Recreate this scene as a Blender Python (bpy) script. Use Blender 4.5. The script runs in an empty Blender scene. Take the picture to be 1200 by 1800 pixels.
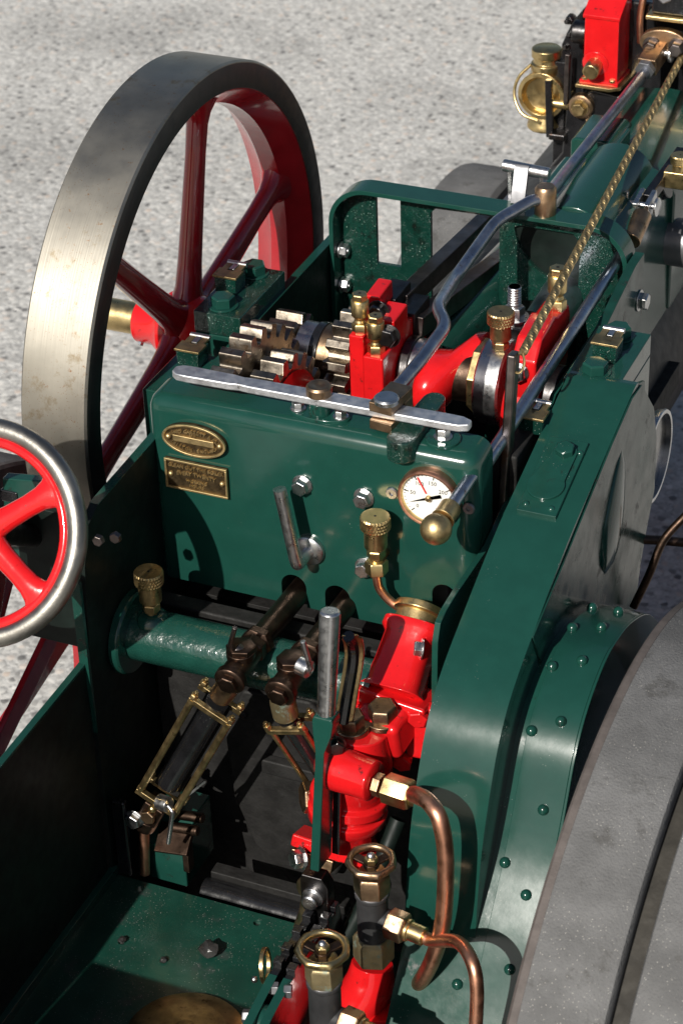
import bpy, bmesh, math, random
from mathutils import Vector, Matrix
random.seed(7)
# ------------------------------------------------------------------ units
# All builders work in centimetres measured from the middle of the flywheel
# (x to the right, y forward along the boiler, z up). CM() takes them to metres
# with the ground at z = 0 and the engine's centre line at x = 0.
X0, Z0 = 18.5, 56.0
def CM(v): return Vector(((v[0]-X0)*.01, v[1]*.01, (v[2]+Z0)*.01))
def V(*a): return Vector(a if len(a) > 1 else a[0])
sc = bpy.context.scene
col = sc.collection
# ------------------------------------------------------------------ camera
cd = bpy.data.cameras.new('camera'); cam = bpy.data.objects.new('camera', cd); col.objects.link(cam)
az, el, ro = math.radians(-24.0646), math.radians(33.2995), math.radians(-1.9763)
f_ = V(math.sin(az)*math.cos(el), math.cos(az)*math.cos(el), -math.sin(el))
r_ = V(math.cos(az), -math.sin(az), 0); u_ = r_.cross(f_)
r2 = math.cos(ro)*r_ + math.sin(ro)*u_; u2 = -math.sin(ro)*r_ + math.cos(ro)*u_
M = Matrix((r2, u2, -f_)).transposed().to_4x4(); M.translation = CM((71.910, -133.990, 82.791))
cam.matrix_world = M
cd.sensor_fit = 'VERTICAL'; cd.sensor_height = 36; cd.lens = 81.58
cd.clip_start = .05; cd.clip_end = 300
cd.dof.use_dof = True; cd.dof.focus_distance = 1.56; cd.dof.aperture_fstop = 20
sc.camera = cam
# ------------------------------------------------------------------ sky and sun
SUN_AZ, SUN_EL = math.radians(6.5), math.radians(36)      # heading the light travels towards, from +y to +x
w = bpy.data.worlds.new('World'); sc.world = w; w.use_nodes = True
wn = w.node_tree.nodes; bg = wn['Background']
sky = wn.new('ShaderNodeTexSky'); sky.sky_type = 'NISHITA'; sky.sun_disc = False
sky.sun_elevation = SUN_EL; sky.sun_rotation = SUN_AZ + math.pi
sky.air_density = 1.0; sky.dust_density = 1.5
w.node_tree.links.new(sky.outputs[0], bg.inputs[0]); bg.inputs[1].default_value = .055
sl = bpy.data.lights.new('sun', 'SUN'); sun = bpy.data.objects.new('sun', sl); col.objects.link(sun)
sl.energy = 5.0; sl.angle = math.radians(.53); sl.color = (1, .955, .88)
ld = V(math.sin(SUN_AZ)*math.cos(SUN_EL), math.cos(SUN_AZ)*math.cos(SUN_EL), -math.sin(SUN_EL))
sun.rotation_euler = ld.to_track_quat('-Z', 'Y').to_euler(); sun.location = (-.5, -2, 3)
vs = sc.view_settings; vs.view_transform = 'Standard'; vs.look = 'None'; vs.exposure = .08; vs.gamma = 1; vs.use_curve_mapping = False
sc.cycles.max_bounces = 8; sc.cycles.glossy_bounces = 5; sc.cycles.sample_clamp_indirect = 6
# ------------------------------------------------------------------ materials
def mat(name, base, rough=.4, metal=0, coat=0, var=.12, vs=60, bump=0, bs=400, dirt=None, speck=0, rvar=.08, speckcol=(.55,.55,.5), lines=0, sparkle=0, spec=.5):
    m = bpy.data.materials.new(name); m.use_nodes = True; nt = m.node_tree; N = nt.nodes; L = nt.links
    p = N['Principled BSDF']; tc = N.new('ShaderNodeTexCoord'); geo = N.new('ShaderNodeNewGeometry')
    co = geo.outputs['Position']
    def noise(scale, detail=4, r=.6, vec=co):
        n = N.new('ShaderNodeTexNoise'); n.inputs['Scale'].default_value = scale; n.inputs['Detail'].default_value = detail
        n.inputs['Roughness'].default_value = r; L.new(vec, n.inputs['Vector']); return n.outputs['Fac']
    def ramp(x, a, b):
        n = N.new('ShaderNodeMapRange'); n.interpolation_type = 'SMOOTHSTEP'; n.inputs[1].default_value = a; n.inputs[2].default_value = b
        L.new(x, n.inputs[0]); return n.outputs[0]
    def mix(fac, a, b):
        n = N.new('ShaderNodeMix'); n.data_type = 'RGBA'
        if hasattr(fac, 'links'): L.new(fac, n.inputs[0])
        else: n.inputs[0].default_value = fac
        for i, q in ((6, a), (7, b)):
            if hasattr(q, 'links'): L.new(q, n.inputs[i])
            else: n.inputs[i].default_value = (*q, 1)
        return n.outputs[2]
    lo = tuple(c*(1-var) for c in base); hi = tuple(min(1, c*(1+var)) for c in base)
    c = mix(ramp(noise(vs), .3, .7), lo, hi)
    rg = ramp(noise(vs*1.7, 5), .25, .75)
    rn = N.new('ShaderNodeMapRange'); rn.inputs[3].default_value = max(.02, rough-rvar); rn.inputs[4].default_value = rough+rvar; L.new(rg, rn.inputs[0]); rr = rn.outputs[0]
    if dirt:
        for (dc, amt, ds, dr) in dirt:
            d = ramp(noise(ds, 8, .7), .62-amt*.3, .72-amt*.2)
            c = mix(d, c, dc)
            q = N.new('ShaderNodeMix'); L.new(d, q.inputs[0]); L.new(rr, q.inputs[2]); q.inputs[3].default_value = dr; rr = q.outputs[0]
    if speck:
        v = N.new('ShaderNodeTexVoronoi'); v.inputs['Scale'].default_value = 520; L.new(co, v.inputs['Vector'])
        sp = ramp(v.outputs['Distance'], .09+.1*speck, .05+.05*speck)
        gate = ramp(noise(28, 5, .7), .60-.25*speck, .74-.25*speck)
        mm = N.new('ShaderNodeMath'); mm.operation = 'MULTIPLY'; L.new(sp, mm.inputs[0]); L.new(gate, mm.inputs[1])
        c = mix(mm.outputs[0], c, speckcol)
    L.new(c, p.inputs['Base Color']); L.new(rr, p.inputs['Roughness'])
    p.inputs['Metallic'].default_value = metal; p.inputs['Coat Weight'].default_value = coat; p.inputs['Coat Roughness'].default_value = .06
    p.inputs['Specular IOR Level'].default_value = spec
    h = None
    def addh(x, k):
        nonlocal h
        mm = N.new('ShaderNodeMath'); mm.operation = 'MULTIPLY_ADD'; L.new(x, mm.inputs[0]); mm.inputs[1].default_value = k
        if h: L.new(h, mm.inputs[2])
        else: mm.inputs[2].default_value = 0
        h = mm.outputs[0]
    if bump: addh(noise(bs, 3), bump)
    if sparkle:                                         # beads of oil and grit
        v = N.new('ShaderNodeTexVoronoi'); v.inputs['Scale'].default_value = 1000; L.new(co, v.inputs['Vector'])
        sp = ramp(v.outputs['Distance'], .5, .1); gate = ramp(noise(60, 4), .42, .6)
        mm = N.new('ShaderNodeMath'); mm.operation = 'MULTIPLY'; L.new(sp, mm.inputs[0]); L.new(gate, mm.inputs[1])
        addh(mm.outputs[0], sparkle)
    if lines:                                           # turning marks round the x axis
        mp = N.new('ShaderNodeMapping'); mp.inputs['Scale'].default_value = (1, .01, .01); L.new(co, mp.inputs[0])
        addh(noise(lines, 2, .5, mp.outputs[0]), .05)
    if h:
        b = N.new('ShaderNodeBump'); b.inputs['Strength'].default_value = 1; b.inputs['Distance'].default_value = .001
        L.new(h, b.inputs['Height']); L.new(b.outputs[0], p.inputs['Normal']); L.new(b.outputs[0], p.inputs['Coat Normal'])
    return m
GR = (.0085, .050, .0375)
M_ = {}
M_['green'] = mat('green_paint', GR, .17, coat=.2, var=.1, rvar=.02, bump=.03, bs=250, speck=.25, dirt=[((.012,.02,.016), .12, 90, .3)])
M_['green_clean'] = mat('glossy_green_paint', GR, .18, coat=.25, var=.06, rvar=.015, bump=.02, bs=160, speck=.12)
M_['green_dull'] = mat('dulled_green_paint', (.008,.040,.031), .2, var=.25, vs=35, rvar=.08, bump=.06, bs=60, spec=.22, dirt=[((.02,.02,.018), .2, 45, .4)])
M_['green_oily'] = mat('oily_green_paint', (.005,.034,.024), .2, coat=.7, var=.25, sparkle=.9, bump=.1, bs=300, speck=.6, dirt=[((.006,.009,.007), .26, 70, .18)])
M_['green_rough'] = mat('hammered_green_paint', GR, .25, coat=.6, var=.12, bump=.5, bs=230, speck=.3)
M_['red'] = mat('red_paint', (.60,.010,.012), .15, coat=.4, var=.08, bump=.05, bs=120, dirt=[((.12,.01,.008), .06, 160, .3)])
M_['maroon'] = mat('shade_deepened_red_paint', (.34,.010,.016), .18, coat=.8, var=.12, bump=.06, bs=90)  # red darkened in its base colour for wheels lying in shadow
M_['flysteel'] = mat('turned_flywheel_steel', (.36,.335,.285), .47, 1, var=.14, vs=18, lines=900, rvar=.05, speck=.75, speckcol=(.24,.14,.08), dirt=[((.26,.15,.08), .02, 200, .55), ((.27,.22,.15), .2, 40, .5)])
M_['wheelsteel'] = mat('worn_steel_rim', (.30,.285,.255), .42, 1, var=.2, vs=40, bump=.1, bs=500, dirt=[((.16,.12,.09), .14, 60, .5)])
M_['steel'] = mat('bright_steel', (.62,.62,.62), .32, 1, var=.08, vs=120, bump=.04, bs=500)
M_['brushed'] = mat('brushed_steel_bar', (.78,.79,.81), .52, 1, var=.05, vs=120, bump=.10, bs=700, dirt=[((.20,.19,.18), .03, 90, .55)])
M_['bluesteel'] = mat('dull_steel_rod', (.42,.45,.52), .34, 1, var=.15, vs=80, bump=.08, bs=300, dirt=[((.18,.14,.12), .10, 90, .42)])
M_['darksteel'] = mat('oil_dark_steel', (.10,.095,.095), .34, 1, var=.3, vs=90, bump=.12, bs=300, dirt=[((.09,.05,.03), .2, 70, .4)])
M_['barsteel'] = mat('brown_worn_steel', (.17,.145,.135), .38, 1, var=.25, vs=70, bump=.08, bs=300, dirt=[((.10,.06,.04), .2, 60, .45)])
M_['gearsteel'] = mat('oily_gear_steel', (.36,.31,.25), .32, 1, var=.3, vs=90, bump=.08, bs=300, dirt=[((.03,.025,.02), .2, 70, .3), ((.20,.11,.05), .16, 90, .35)])
M_['brass'] = mat('brass', (.66,.50,.24), .34, 1, var=.12, vs=90, bump=.06, bs=400, dirt=[((.34,.21,.08), .10, 110, .42)])
M_['oldbrass'] = mat('tarnished_brass', (.50,.37,.18), .42, 1, var=.25, vs=90, bump=.15, bs=300, dirt=[((.17,.11,.05), .18, 120, .5)])
M_['platebrass'] = mat('cast_plate_brass', (.66,.50,.25), .5, 1, var=.15, vs=90, bump=.1, bs=400, dirt=[((.16,.10,.05), .06, 200, .6)])
M_['platebase'] = mat('dirty_plate_ground', (.10,.072,.04), .6, 1, var=.4, vs=200, bump=.25, bs=500)
M_['bronze'] = mat('bronze', (.42,.28,.17), .36, 1, var=.2, vs=80, bump=.12, bs=300, dirt=[((.10,.06,.035), .2, 100, .45)])
M_['oldbronze'] = mat('brown_bronze', (.24,.17,.11), .4, 1, var=.25, vs=80, bump=.12, bs=300, dirt=[((.08,.05,.035), .25, 90, .5)])
M_['darkbronze'] = mat('heat_browned_bronze', (.085,.055,.04), .42, 1, var=.3, vs=80, bump=.15, bs=250, dirt=[((.05,.035,.025), .3, 90, .45)])
M_['copper'] = mat('copper', (.66,.33,.21), .40, 1, var=.15, vs=70, bump=.06, bs=250, dirt=[((.33,.13,.06), .18, 90, .4)])
M_['black'] = mat('black_paint', (.010,.010,.011), .22, coat=.5, var=.3, bump=.12, bs=200, speck=.1)
M_['matteblack'] = mat('dull_black_iron', (.028,.028,.029), .5, var=.25, bump=.15, bs=300, spec=.35)
M_['shaderim'] = mat('shade_dark_rim', (.011,.013,.012), .45, var=.3, bump=.03, bs=200)  # side of the steel rim coloured near black to stand for shade
M_['soot'] = mat('sooty_black_iron', (.015,.0145,.014), .62, var=.35, bump=.7, bs=220, speck=.35, speckcol=(.10,.10,.10), spec=.25)
M_['shadegreen'] = mat('shade_darkened_green_paint', (.0055,.0105,.0085), .5, var=.3, bump=.1, bs=150, spec=.25)  # green with the shade of the unlit plates put into its base colour
M_['deck'] = mat('gritty_green_footplate', (.006,.042,.029), .36, coat=.2, var=.2, vs=30, bump=.12, bs=300, speck=.75, speckcol=(.30,.28,.25), dirt=[((.03,.045,.04), .22, 28, .5)])
M_['rubber'] = mat('dusty_grey_rubber', (.128,.127,.126), .8, var=.2, vs=25, bump=.8, bs=650, speck=.8, speckcol=(.42,.40,.36), dirt=[((.085,.083,.08), .22, 40, .85)], spec=.3)
M_['rubberedge'] = mat('worn_rubber_edge', (.10,.085,.078), .7, var=.2, bump=.5, bs=200, spec=.3)
M_['gap'] = mat('grimy_rubber_gap', (.035,.032,.027), .75, var=.3, bump=.5, bs=250, spec=.3)
M_['white'] = mat('white_enamel_dial', (.80,.79,.74), .35, var=.02)
M_['inkblack'] = mat('black_ink', (.02,.02,.02), .5, var=0)
M_['inkred'] = mat('red_pointer', (.65,.03,.03), .4, var=0)
M_['coal'] = mat('coal', (.028,.027,.026), .35, var=.4, bump=.8, bs=180, spec=.6)
M_['rust'] = mat('rusty_steel', (.075,.05,.035), .6, .3, var=.35, bump=.4, bs=200)
M_['grey'] = mat('zinc_grey', (.22,.22,.23), .42, .8, var=.15, bump=.1, bs=300)
M_['verdigris'] = mat('verdigris_bronze', (.30,.24,.13), .45, .8, var=.2, bump=.2, bs=250, dirt=[((.26,.33,.27), .35, 130, .7)])
M_['dark'] = mat('dark_hole', (.006,.006,.006), .7, var=0)

def ground_mat():
    m = bpy.data.materials.new('asphalt'); m.use_nodes = True; nt = m.node_tree; N = nt.nodes; L = nt.links; p = N['Principled BSDF']
    co = N.new('ShaderNodeNewGeometry').outputs['Position']
    def vor(s, feat='F1'):
        n = N.new('ShaderNodeTexVoronoi'); n.inputs['Scale'].default_value = s; n.feature = feat; L.new(co, n.inputs['Vector']); return n
    def ramp(x, pts):
        n = N.new('ShaderNodeValToRGB'); e = n.color_ramp.elements
        while len(e) < len(pts): e.new(.5)
        for q, (t, c) in zip(e, pts): q.position = t; q.color = (*c, 1)
        L.new(x, n.inputs[0]); return n.outputs[0]
    def noise(s, d=4):
        n = N.new('ShaderNodeTexNoise'); n.inputs['Scale'].default_value = s; n.inputs['Detail'].default_value = d; L.new(co, n.inputs['Vector']); return n.outputs['Fac']
    v = vor(105); sep = N.new('ShaderNodeSeparateColor'); L.new(v.outputs['Color'], sep.inputs[0])
    stones = ramp(sep.outputs[0], [(0, (.16,.157,.153)), (.2, (.40,.39,.37)), (.6, (.53,.52,.49)), (.86, (.66,.645,.61)), (.96, (.55,.46,.39)), (1, (.74,.72,.68))])
    v2 = vor(260); sep2 = N.new('ShaderNodeSeparateColor'); L.new(v2.outputs['Color'], sep2.inputs[0])
    fine = ramp(sep2.outputs[0], [(0, (.33,.325,.31)), (.5, (.50,.49,.465)), (1, (.62,.61,.58))])
    mx = N.new('ShaderNodeMix'); mx.data_type = 'RGBA'
    gap = N.new('ShaderNodeMapRange'); gap.inputs[1].default_value = .35; gap.inputs[2].default_value = .6; L.new(v.outputs['Distance'], gap.inputs[0])
    L.new(gap.outputs[0], mx.inputs[0]); L.new(stones, mx.inputs[6]); L.new(fine, mx.inputs[7])
    st = N.new('ShaderNodeMix'); st.data_type = 'RGBA'; st.blend_type = 'MULTIPLY'; st.inputs[0].default_value = 1
    L.new(mx.outputs[2], st.inputs[6]); L.new(ramp(noise(3.2, 5), [(0, (.62,.62,.63)), (.36, (.80,.80,.80)), (.5, (1,1,1)), (1, (1.0,.99,.97))]), st.inputs[7])
    L.new(st.outputs[2], p.inputs['Base Color']); p.inputs['Roughness'].default_value = .85; p.inputs['Specular IOR Level'].default_value = .3
    a = N.new('ShaderNodeMath'); a.operation = 'MULTIPLY_ADD'; L.new(noise(160, 4), a.inputs[0]); a.inputs[1].default_value = .6; L.new(v.outputs['Distance'], a.inputs[2])
    b = N.new('ShaderNodeBump'); b.inputs['Strength'].default_value = .7; b.inputs['Distance'].default_value = .0018; b.invert = True
    L.new(a.outputs[0], b.inputs['Height']); L.new(b.outputs[0], p.inputs['Normal'])
    return m
# ------------------------------------------------------------------ mesh helpers (centimetres)
def nb(): return bmesh.new()
ORG = {}
def fin(name, bm, m, parent=None, bev=.05, seg=2, ang=40, label=None):
    bmesh.ops.recalc_face_normals(bm, faces=bm.faces[:])
    for v in bm.verts: v.co = CM(v.co)
    lo = Vector((min(v.co[i] for v in bm.verts) for i in range(3))); hi = Vector((max(v.co[i] for v in bm.verts) for i in range(3)))
    c = (lo+hi)/2
    for v in bm.verts: v.co -= c
    me = bpy.data.meshes.new(name); bm.to_mesh(me); bm.free()
    me.materials.append(M_[m] if isinstance(m, str) else m)
    me.polygons.foreach_set('use_smooth', [True]*len(me.polygons))
    me.set_sharp_from_angle(angle=math.radians(ang))
    o = bpy.data.objects.new(name, me); col.objects.link(o)
    pc = Vector((0,0,0))
    if parent is not None: o.parent = parent; pc = ORG[parent.name]
    o.location = c-pc; ORG[o.name] = c
    if bev:
        b = o.modifiers.new('edge', 'BEVEL'); b.width = bev*.01; b.segments = seg; b.limit_method = 'ANGLE'; b.angle_limit = math.radians(ang); b.harden_normals = True
        b.use_clamp_overlap = True
    if label: o['label'] = label
    return o
def frame(d):
    d = V(d).normalized(); a = V(0,0,1) if abs(d.z) < .9 else V(1,0,0)
    s = d.cross(a).normalized(); return d, s, s.cross(d)
def ring(bm, c, s, t, r, n, ph=0, r2=None):
    r2 = r if r2 is None else r2
    return [bm.verts.new(V(c)+s*(r*math.cos(ph+2*math.pi*i/n))+t*(r2*math.sin(ph+2*math.pi*i/n))) for i in range(n)]
def bridge(bm, a, b):
    n = len(a)
    for i in range(n): bm.faces.new((a[i], a[(i+1) % n], b[(i+1) % n], b[i]))
def lathe(bm, p0, d, prof, n=32, ph=0, caps=True):
    d, s, t = frame(d); rs = [ring(bm, V(p0)+d*q, s, t, r, n, ph) for q, r in prof]
    for a, b in zip(rs, rs[1:]): bridge(bm, a, b)
    if caps: bm.faces.new(rs[0][::-1]); bm.faces.new(rs[-1])
    return bm
def cyl(bm, p0, p1, r, r1=None, n=24, ph=0):
    d = V(p1)-V(p0); return lathe(bm, p0, d, [(0, r), (d.length, r if r1 is None else r1)], n, ph)
def pipe_ring(bm, p0, d, prof, n=48):                     # closed profile: a ring with a hole
    d, s, t = frame(d); rs = [ring(bm, V(p0)+d*q, s, t, r, n) for q, r in prof]
    for a, b in zip(rs, rs[1:]+rs[:1]): bridge(bm, a, b)
    return bm
def hexa(bm, p0, d, af, h, ph=0): return lathe(bm, p0, d, [(0, af*.5774), (h*.86, af*.5774), (h, af*.5)], 6, ph)
def box(bm, a, b):
    x0, y0, z0 = a; x1, y1, z1 = b
    v = [bm.verts.new(q) for q in ((x0,y0,z0),(x1,y0,z0),(x1,y1,z0),(x0,y1,z0),(x0,y0,z1),(x1,y0,z1),(x1,y1,z1),(x0,y1,z1))]
    for f in ((0,3,2,1),(4,5,6,7),(0,1,5,4),(1,2,6,5),(2,3,7,6),(3,0,4,7)): bm.faces.new([v[i] for i in f])
    return bm
def obox(bm, p0, p1, wid, hgt, up=(0,0,1)):              # bar between two points
    p0, p1 = V(p0), V(p1); d = (p1-p0).normalized(); s = d.cross(V(up)).normalized()*wid/2; t = s.cross(d).normalized()*hgt/2
    a = [bm.verts.new(p0+q) for q in (s+t, -s+t, -s-t, s-t)]; b = [bm.verts.new(p1+q) for q in (s+t, -s+t, -s-t, s-t)]
    bridge(bm, a, b); bm.faces.new(a[::-1]); bm.faces.new(b); return bm
def prism(bm, poly, ax, a0, a1):
    def pt(u, v, a): return {'x': (a,u,v), 'y': (u,a,v), 'z': (u,v,a)}[ax]
    A = [bm.verts.new(pt(u, v, a0)) for u, v in poly]; B = [bm.verts.new(pt(u, v, a1)) for u, v in poly]
    bridge(bm, A, B); bm.faces.new(A[::-1]); bm.faces.new(B); return bm
def catmull(pts, k=8):
    P = [V(p) for p in pts]; P = [2*P[0]-P[1]]+P+[2*P[-1]-P[-2]]; out = []
    for i in range(1, len(P)-2):
        for j in range(k):
            t = j/k; a, b, c, d = P[i-1:i+3]
            out.append(.5*((2*b)+(c-a)*t+(2*a-5*b+4*c-d)*t*t+(3*b-a-3*c+d)*t**3))
    return out+[P[-2]]
def rounded(pts, r, k=5):                                 # polyline with rounded bends
    P = [V(p) for p in pts]; out = [P[0]]
    for a, b, c in zip(P, P[1:], P[2:]):
        q = min(r, (a-b).length*.45, (c-b).length*.45); s = b+(a-b).normalized()*q; e = b+(c-b).normalized()*q
        for j in range(k+1):
            t = j/k; out.append((1-t)**2*s+2*t*(1-t)*b+t*t*e)
    return out+[P[-1]]
def tube(bm, pts, r, n=14, r2=None):
    P = [V(p) for p in pts]; rings = []; d = (P[1]-P[0]).normalized(); _, s, t = frame(d)
    for i, p in enumerate(P):
        dd = (P[min(i+1, len(P)-1)]-P[max(i-1, 0)]).normalized()
        s = (s-dd*s.dot(dd)).normalized(); t = dd.cross(s)
        rr = r if not callable(r) else r(i/(len(P)-1)); rings.append(ring(bm, p, s, t, rr, n))
    for a, b in zip(rings, rings[1:]): bridge(bm, a, b)
    bm.faces.new(rings[0][::-1]); bm.faces.new(rings[-1]); return bm
def strip(bm, prof, x0, x1, th):                          # sheet bent along a y-z line, given thickness
    n = len(prof); off = []
    for i in range(n):
        a = prof[max(i-1, 0)]; b = prof[min(i+1, n-1)]; dy, dz = b[0]-a[0], b[1]-a[1]; l = math.hypot(dy, dz)
        off.append((prof[i][0]+dz/l*th, prof[i][1]-dy/l*th))
    return prism2(bm, list(prof)+off[::-1], x0, x1, n)
def prism2(bm, poly, x0, x1, n):                          # outline of two matching lines: caps as quads
    A = [bm.verts.new((x0, u, v)) for u, v in poly]; B = [bm.verts.new((x1, u, v)) for u, v in poly]
    bridge(bm, A, B); m = len(poly)
    for S in (A, B):
        for i in range(n-1): bm.faces.new((S[i], S[i+1], S[m-2-i], S[m-1-i]))
    return bm
def sphere(bm, c, r, sx=1, sy=1, sz=1, n=20):
    bmesh.ops.create_uvsphere(bm, u_segments=n, v_segments=n//2+2, radius=1, matrix=Matrix.Translation(V(c)) @ Matrix.Diagonal((r*sx, r*sy, r*sz, 1))); return bm
def arc(cx, cy, r, a0, a1, k): return [(cx+r*math.cos(math.radians(a0+(a1-a0)*i/k)), cy+r*math.sin(math.radians(a0+(a1-a0)*i/k))) for i in range(k+1)]
def smooth2(prof, k=5): return [(p.x, p.y) for p in catmull([(a, b, 0) for a, b in prof], k)]
def cut(bm, cutters):                                     # boolean difference of bmeshes
    def tmp(b):
        me = bpy.data.meshes.new('t'); bmesh.ops.recalc_face_normals(b, faces=b.faces[:]); b.to_mesh(me); b.free(); o = bpy.data.objects.new('t', me); col.objects.link(o); return o
    a = tmp(bm); cs = [tmp(c) for c in cutters]
    for c in cs:
        q = a.modifiers.new('b', 'BOOLEAN'); q.operation = 'DIFFERENCE'; q.object = c; q.solver = 'EXACT'
    dg = bpy.context.evaluated_depsgraph_get(); dg.update(); me = bpy.data.meshes.new_from_object(a.evaluated_get(dg))
    out = bmesh.new(); out.from_mesh(me); bpy.data.meshes.remove(me)
    for o in [a]+cs: m0 = o.data; bpy.data.objects.remove(o); bpy.data.meshes.remove(m0)
    return out
def text_bm(s, size, depth, origin, ux, uy, align='CENTER', bend=None):
    cu = bpy.data.curves.new('t', 'FONT'); cu.body = s; cu.size = size; cu.extrude = depth; cu.align_x = align; cu.align_y = 'CENTER'; cu.resolution_u = 2
    o = bpy.data.objects.new('t', cu); col.objects.link(o); dg = bpy.context.evaluated_depsgraph_get(); dg.update()
    me = bpy.data.meshes.new_from_object(o.evaluated_get(dg)); bm = bmesh.new(); bm.from_mesh(me); bpy.data.meshes.remove(me); bpy.data.objects.remove(o); bpy.data.curves.remove(cu)
    ux, uy = V(ux), V(uy); un = ux.cross(uy)
    for v in bm.verts:
        x, y, z = v.co
        if bend: y += bend*x*x
        v.co = V(origin)+ux*x+uy*y+un*z
    return bm

# ------------------------------------------------------------------ ground
bm = nb(); q = 4000
vs_ = [bm.verts.new(p) for p in ((-q,-q,-56),(q,-q,-56),(q,q,-56),(-q,q,-56))]; bm.faces.new(vs_)
g = fin('ground', bm, ground_mat(), bev=0); g['kind'] = 'structure'
# ------------------------------------------------------------------ the engine
E = bpy.data.objects.new('traction_engine', None); col.objects.link(E); E.empty_display_size = .1
E['label'] = 'green miniature traction engine with red spoked flywheel and brass fittings, parked on grey asphalt'; E['category'] = 'traction engine'
ORG[E.name] = Vector((0,0,0))
def bolt(parent, p, d, af=.95, h=.55, m='steel', washer=True, stud=0, name='bolt'):
    bm = nb(); d = V(d).normalized()
    if washer: cyl(bm, V(p), V(p)+d*.12, af*.72, n=20)
    hexa(bm, V(p)+d*(.12 if washer else 0), d, af, h, random.random())
    if stud: cyl(bm, V(p)+d*h, V(p)+d*(h+stud), af*.3, n=10)
    return fin(name, bm, m, parent, bev=.03, seg=1)
# ---- flywheel
prof = [(-2.5, 19.85), (-2.35, 20), (2.35, 20), (2.5, 19.85), (2.5, 18.1), (-2.5, 18.1)]
bm = nb(); pipe_ring(bm, (0,0,0), (1,0,0), prof, 128)
fw = fin('flywheel', bm, 'flysteel', E, bev=0, ang=30, label='flywheel with bare steel rim and red spokes')
bm = nb(); pipe_ring(bm, (0,0,0), (1,0,0), [(2.505, 19.78), (2.52, 19.75), (2.52, 18.0), (2.3, 17.95), (2.3, 19.78)], 128); fin('rim_edge', bm, 'shaderim', fw, bev=0)
bm = nb(); pipe_ring(bm, (0,0,0), (1,0,0), [(2.45, 18.12), (2.4, 17.9), (1.3, 17.25), (.7, 16.7), (-.7, 16.7), (-1.3, 17.25), (-2.4, 17.9), (-2.45, 18.12)], 128); fin('inner_rim', bm, 'maroon', fw, bev=0)
for k in range(6):
    a = math.radians(15+60*k); d = V(0, math.cos(a), math.sin(a)); t = V(0, -math.sin(a), math.cos(a)); x = V(1,0,0)
    bm = nb(); rs = []
    for r, wt, wx in ((1.6,1.9,1.35),(2.4,1.5,1.15),(3.2,1.22,.95),(5,1.12,.86),(9,1.02,.78),(13,.95,.72),(15.2,1.0,.76),(16.1,1.25,.9),(16.7,1.75,1.1),(17.2,2.5,1.3)):
        rs.append(ring(bm, d*r, t, x, wt, 20, 0, wx))
    for p, q in zip(rs, rs[1:]): bridge(bm, p, q)
    bm.faces.new(rs[0][::-1]); bm.faces.new(rs[-1]); fin('spoke', bm, 'maroon', fw, bev=0)
bm = nb(); lathe(bm, (-3.9,0,0), (1,0,0), [(0,1.5),(.15,1.7),(1.6,1.75),(2.6,2.6),(5.2,2.6),(6.2,2.3),(6.7,2.2)], 40); fin('hub', bm, 'red', fw, bev=.08)
bm = nb(); cyl(bm, (-8,0,0), (-3.8,0,0), 1.22, n=40); fin('shaft_end', bm, 'brass', fw, bev=.08)
bm = nb(); hexa(bm, (-3.2,-1.25,-1.2), (-.1,-.7,-.7), .4, .25); fin('grub_screw', bm, 'steel', fw, bev=0)
# ---- frames (horn plates)
pl = [(13.4,2.6),(-2,2.6),(-26.2,1.9),(-27.6,1.2),(-28.6,-1.5),(-29.2,-8.6),(-29.2,-45),(13.4,-30)]
bm = nb(); prism(bm, pl, 'x', 6.1, 6.7); fin('horn_plate', bm, 'shadegreen', E, label='left frame plate, green edge, inside coloured dark for shade')
pr_ = [(13,2.5),(-3.9,2.5),(-6,1.2)]+[(q[1], q[2]) for q in ((29.90, -17.16, -1.56), (29.90, -22.88, -1.36), (29.90, -24.88, -1.42), (29.90, -25.87, -1.75), (29.90, -26.38, -2.92), (29.90, -26.53, -5.91))]+[(-27,-40),(13,-30)]
bm = nb(); prism(bm, pr_, 'x', 29.65, 30.05); fin('horn_plate', bm, 'green', E)
# green top edges of the left plate
bm = nb(); strip(bm, [(13.4,2.62),(-2,2.62),(-26.2,1.92)], 6.08, 6.72, -.06); fin('plate_edge', bm, 'green', E, bev=0)
bm = nb()
A = [(6.10, -29.09, -3.73), (6.70, -29.01, -3.54), (6.70, -27.61, -10.52), (6.70, -29.61, -14.35), (6.10, -29.75, -9.63)]
prism(bm, [(-29.22,-2.2),(-29.5,-2.2),(-29.5,-10.5),(-29.22,-14.6)], 'x', 6.05, 6.72); fin('plate_edge', bm, 'green', E, bev=0)
# tender side and footplate
bm = nb(); prism(bm, [(-29.4,-8.7),(-62,-9.1),(-62,-40),(-29.4,-40)], 'x', 6.0, 6.45); fin('tender_side', bm, 'shadegreen', E)
bm = nb(); prism(bm, [(-29.4,-8.66),(-62,-9.06),(-62,-9.3),(-29.4,-8.9)], 'x', 5.98, 6.47); fin('plate_edge', bm, 'green', E, bev=.03)
bm = nb(); box(bm, (6.5,-66,-27.9), (31,-28.9,-27.4))
hole = [(8.99, -29.68, -27.40), (18.04, -29.81, -27.40), (10.27, -34.79, -27.40), (13.71, -35.37, -27.40)]
bm = cut(bm, [cyl(nb(), (h[0],h[1],-28.5), (h[0],h[1],-27), .26, n=14) for h in hole]); deck = fin('footplate', bm, 'deck', E, bev=.04)
bm = nb(); box(bm, (6.45,-66,-28.2), (6.95,-28.9,-26.6)); fin('angle_strip', bm, 'green', E, bev=.04)
bm = nb(); box(bm, (6.7,-29.4,-45), (30.3,-28.95,-27.95)); fin('void_shade_plate', bm, 'soot', E)  # added dark plate standing for the black void below the deck edge
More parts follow.
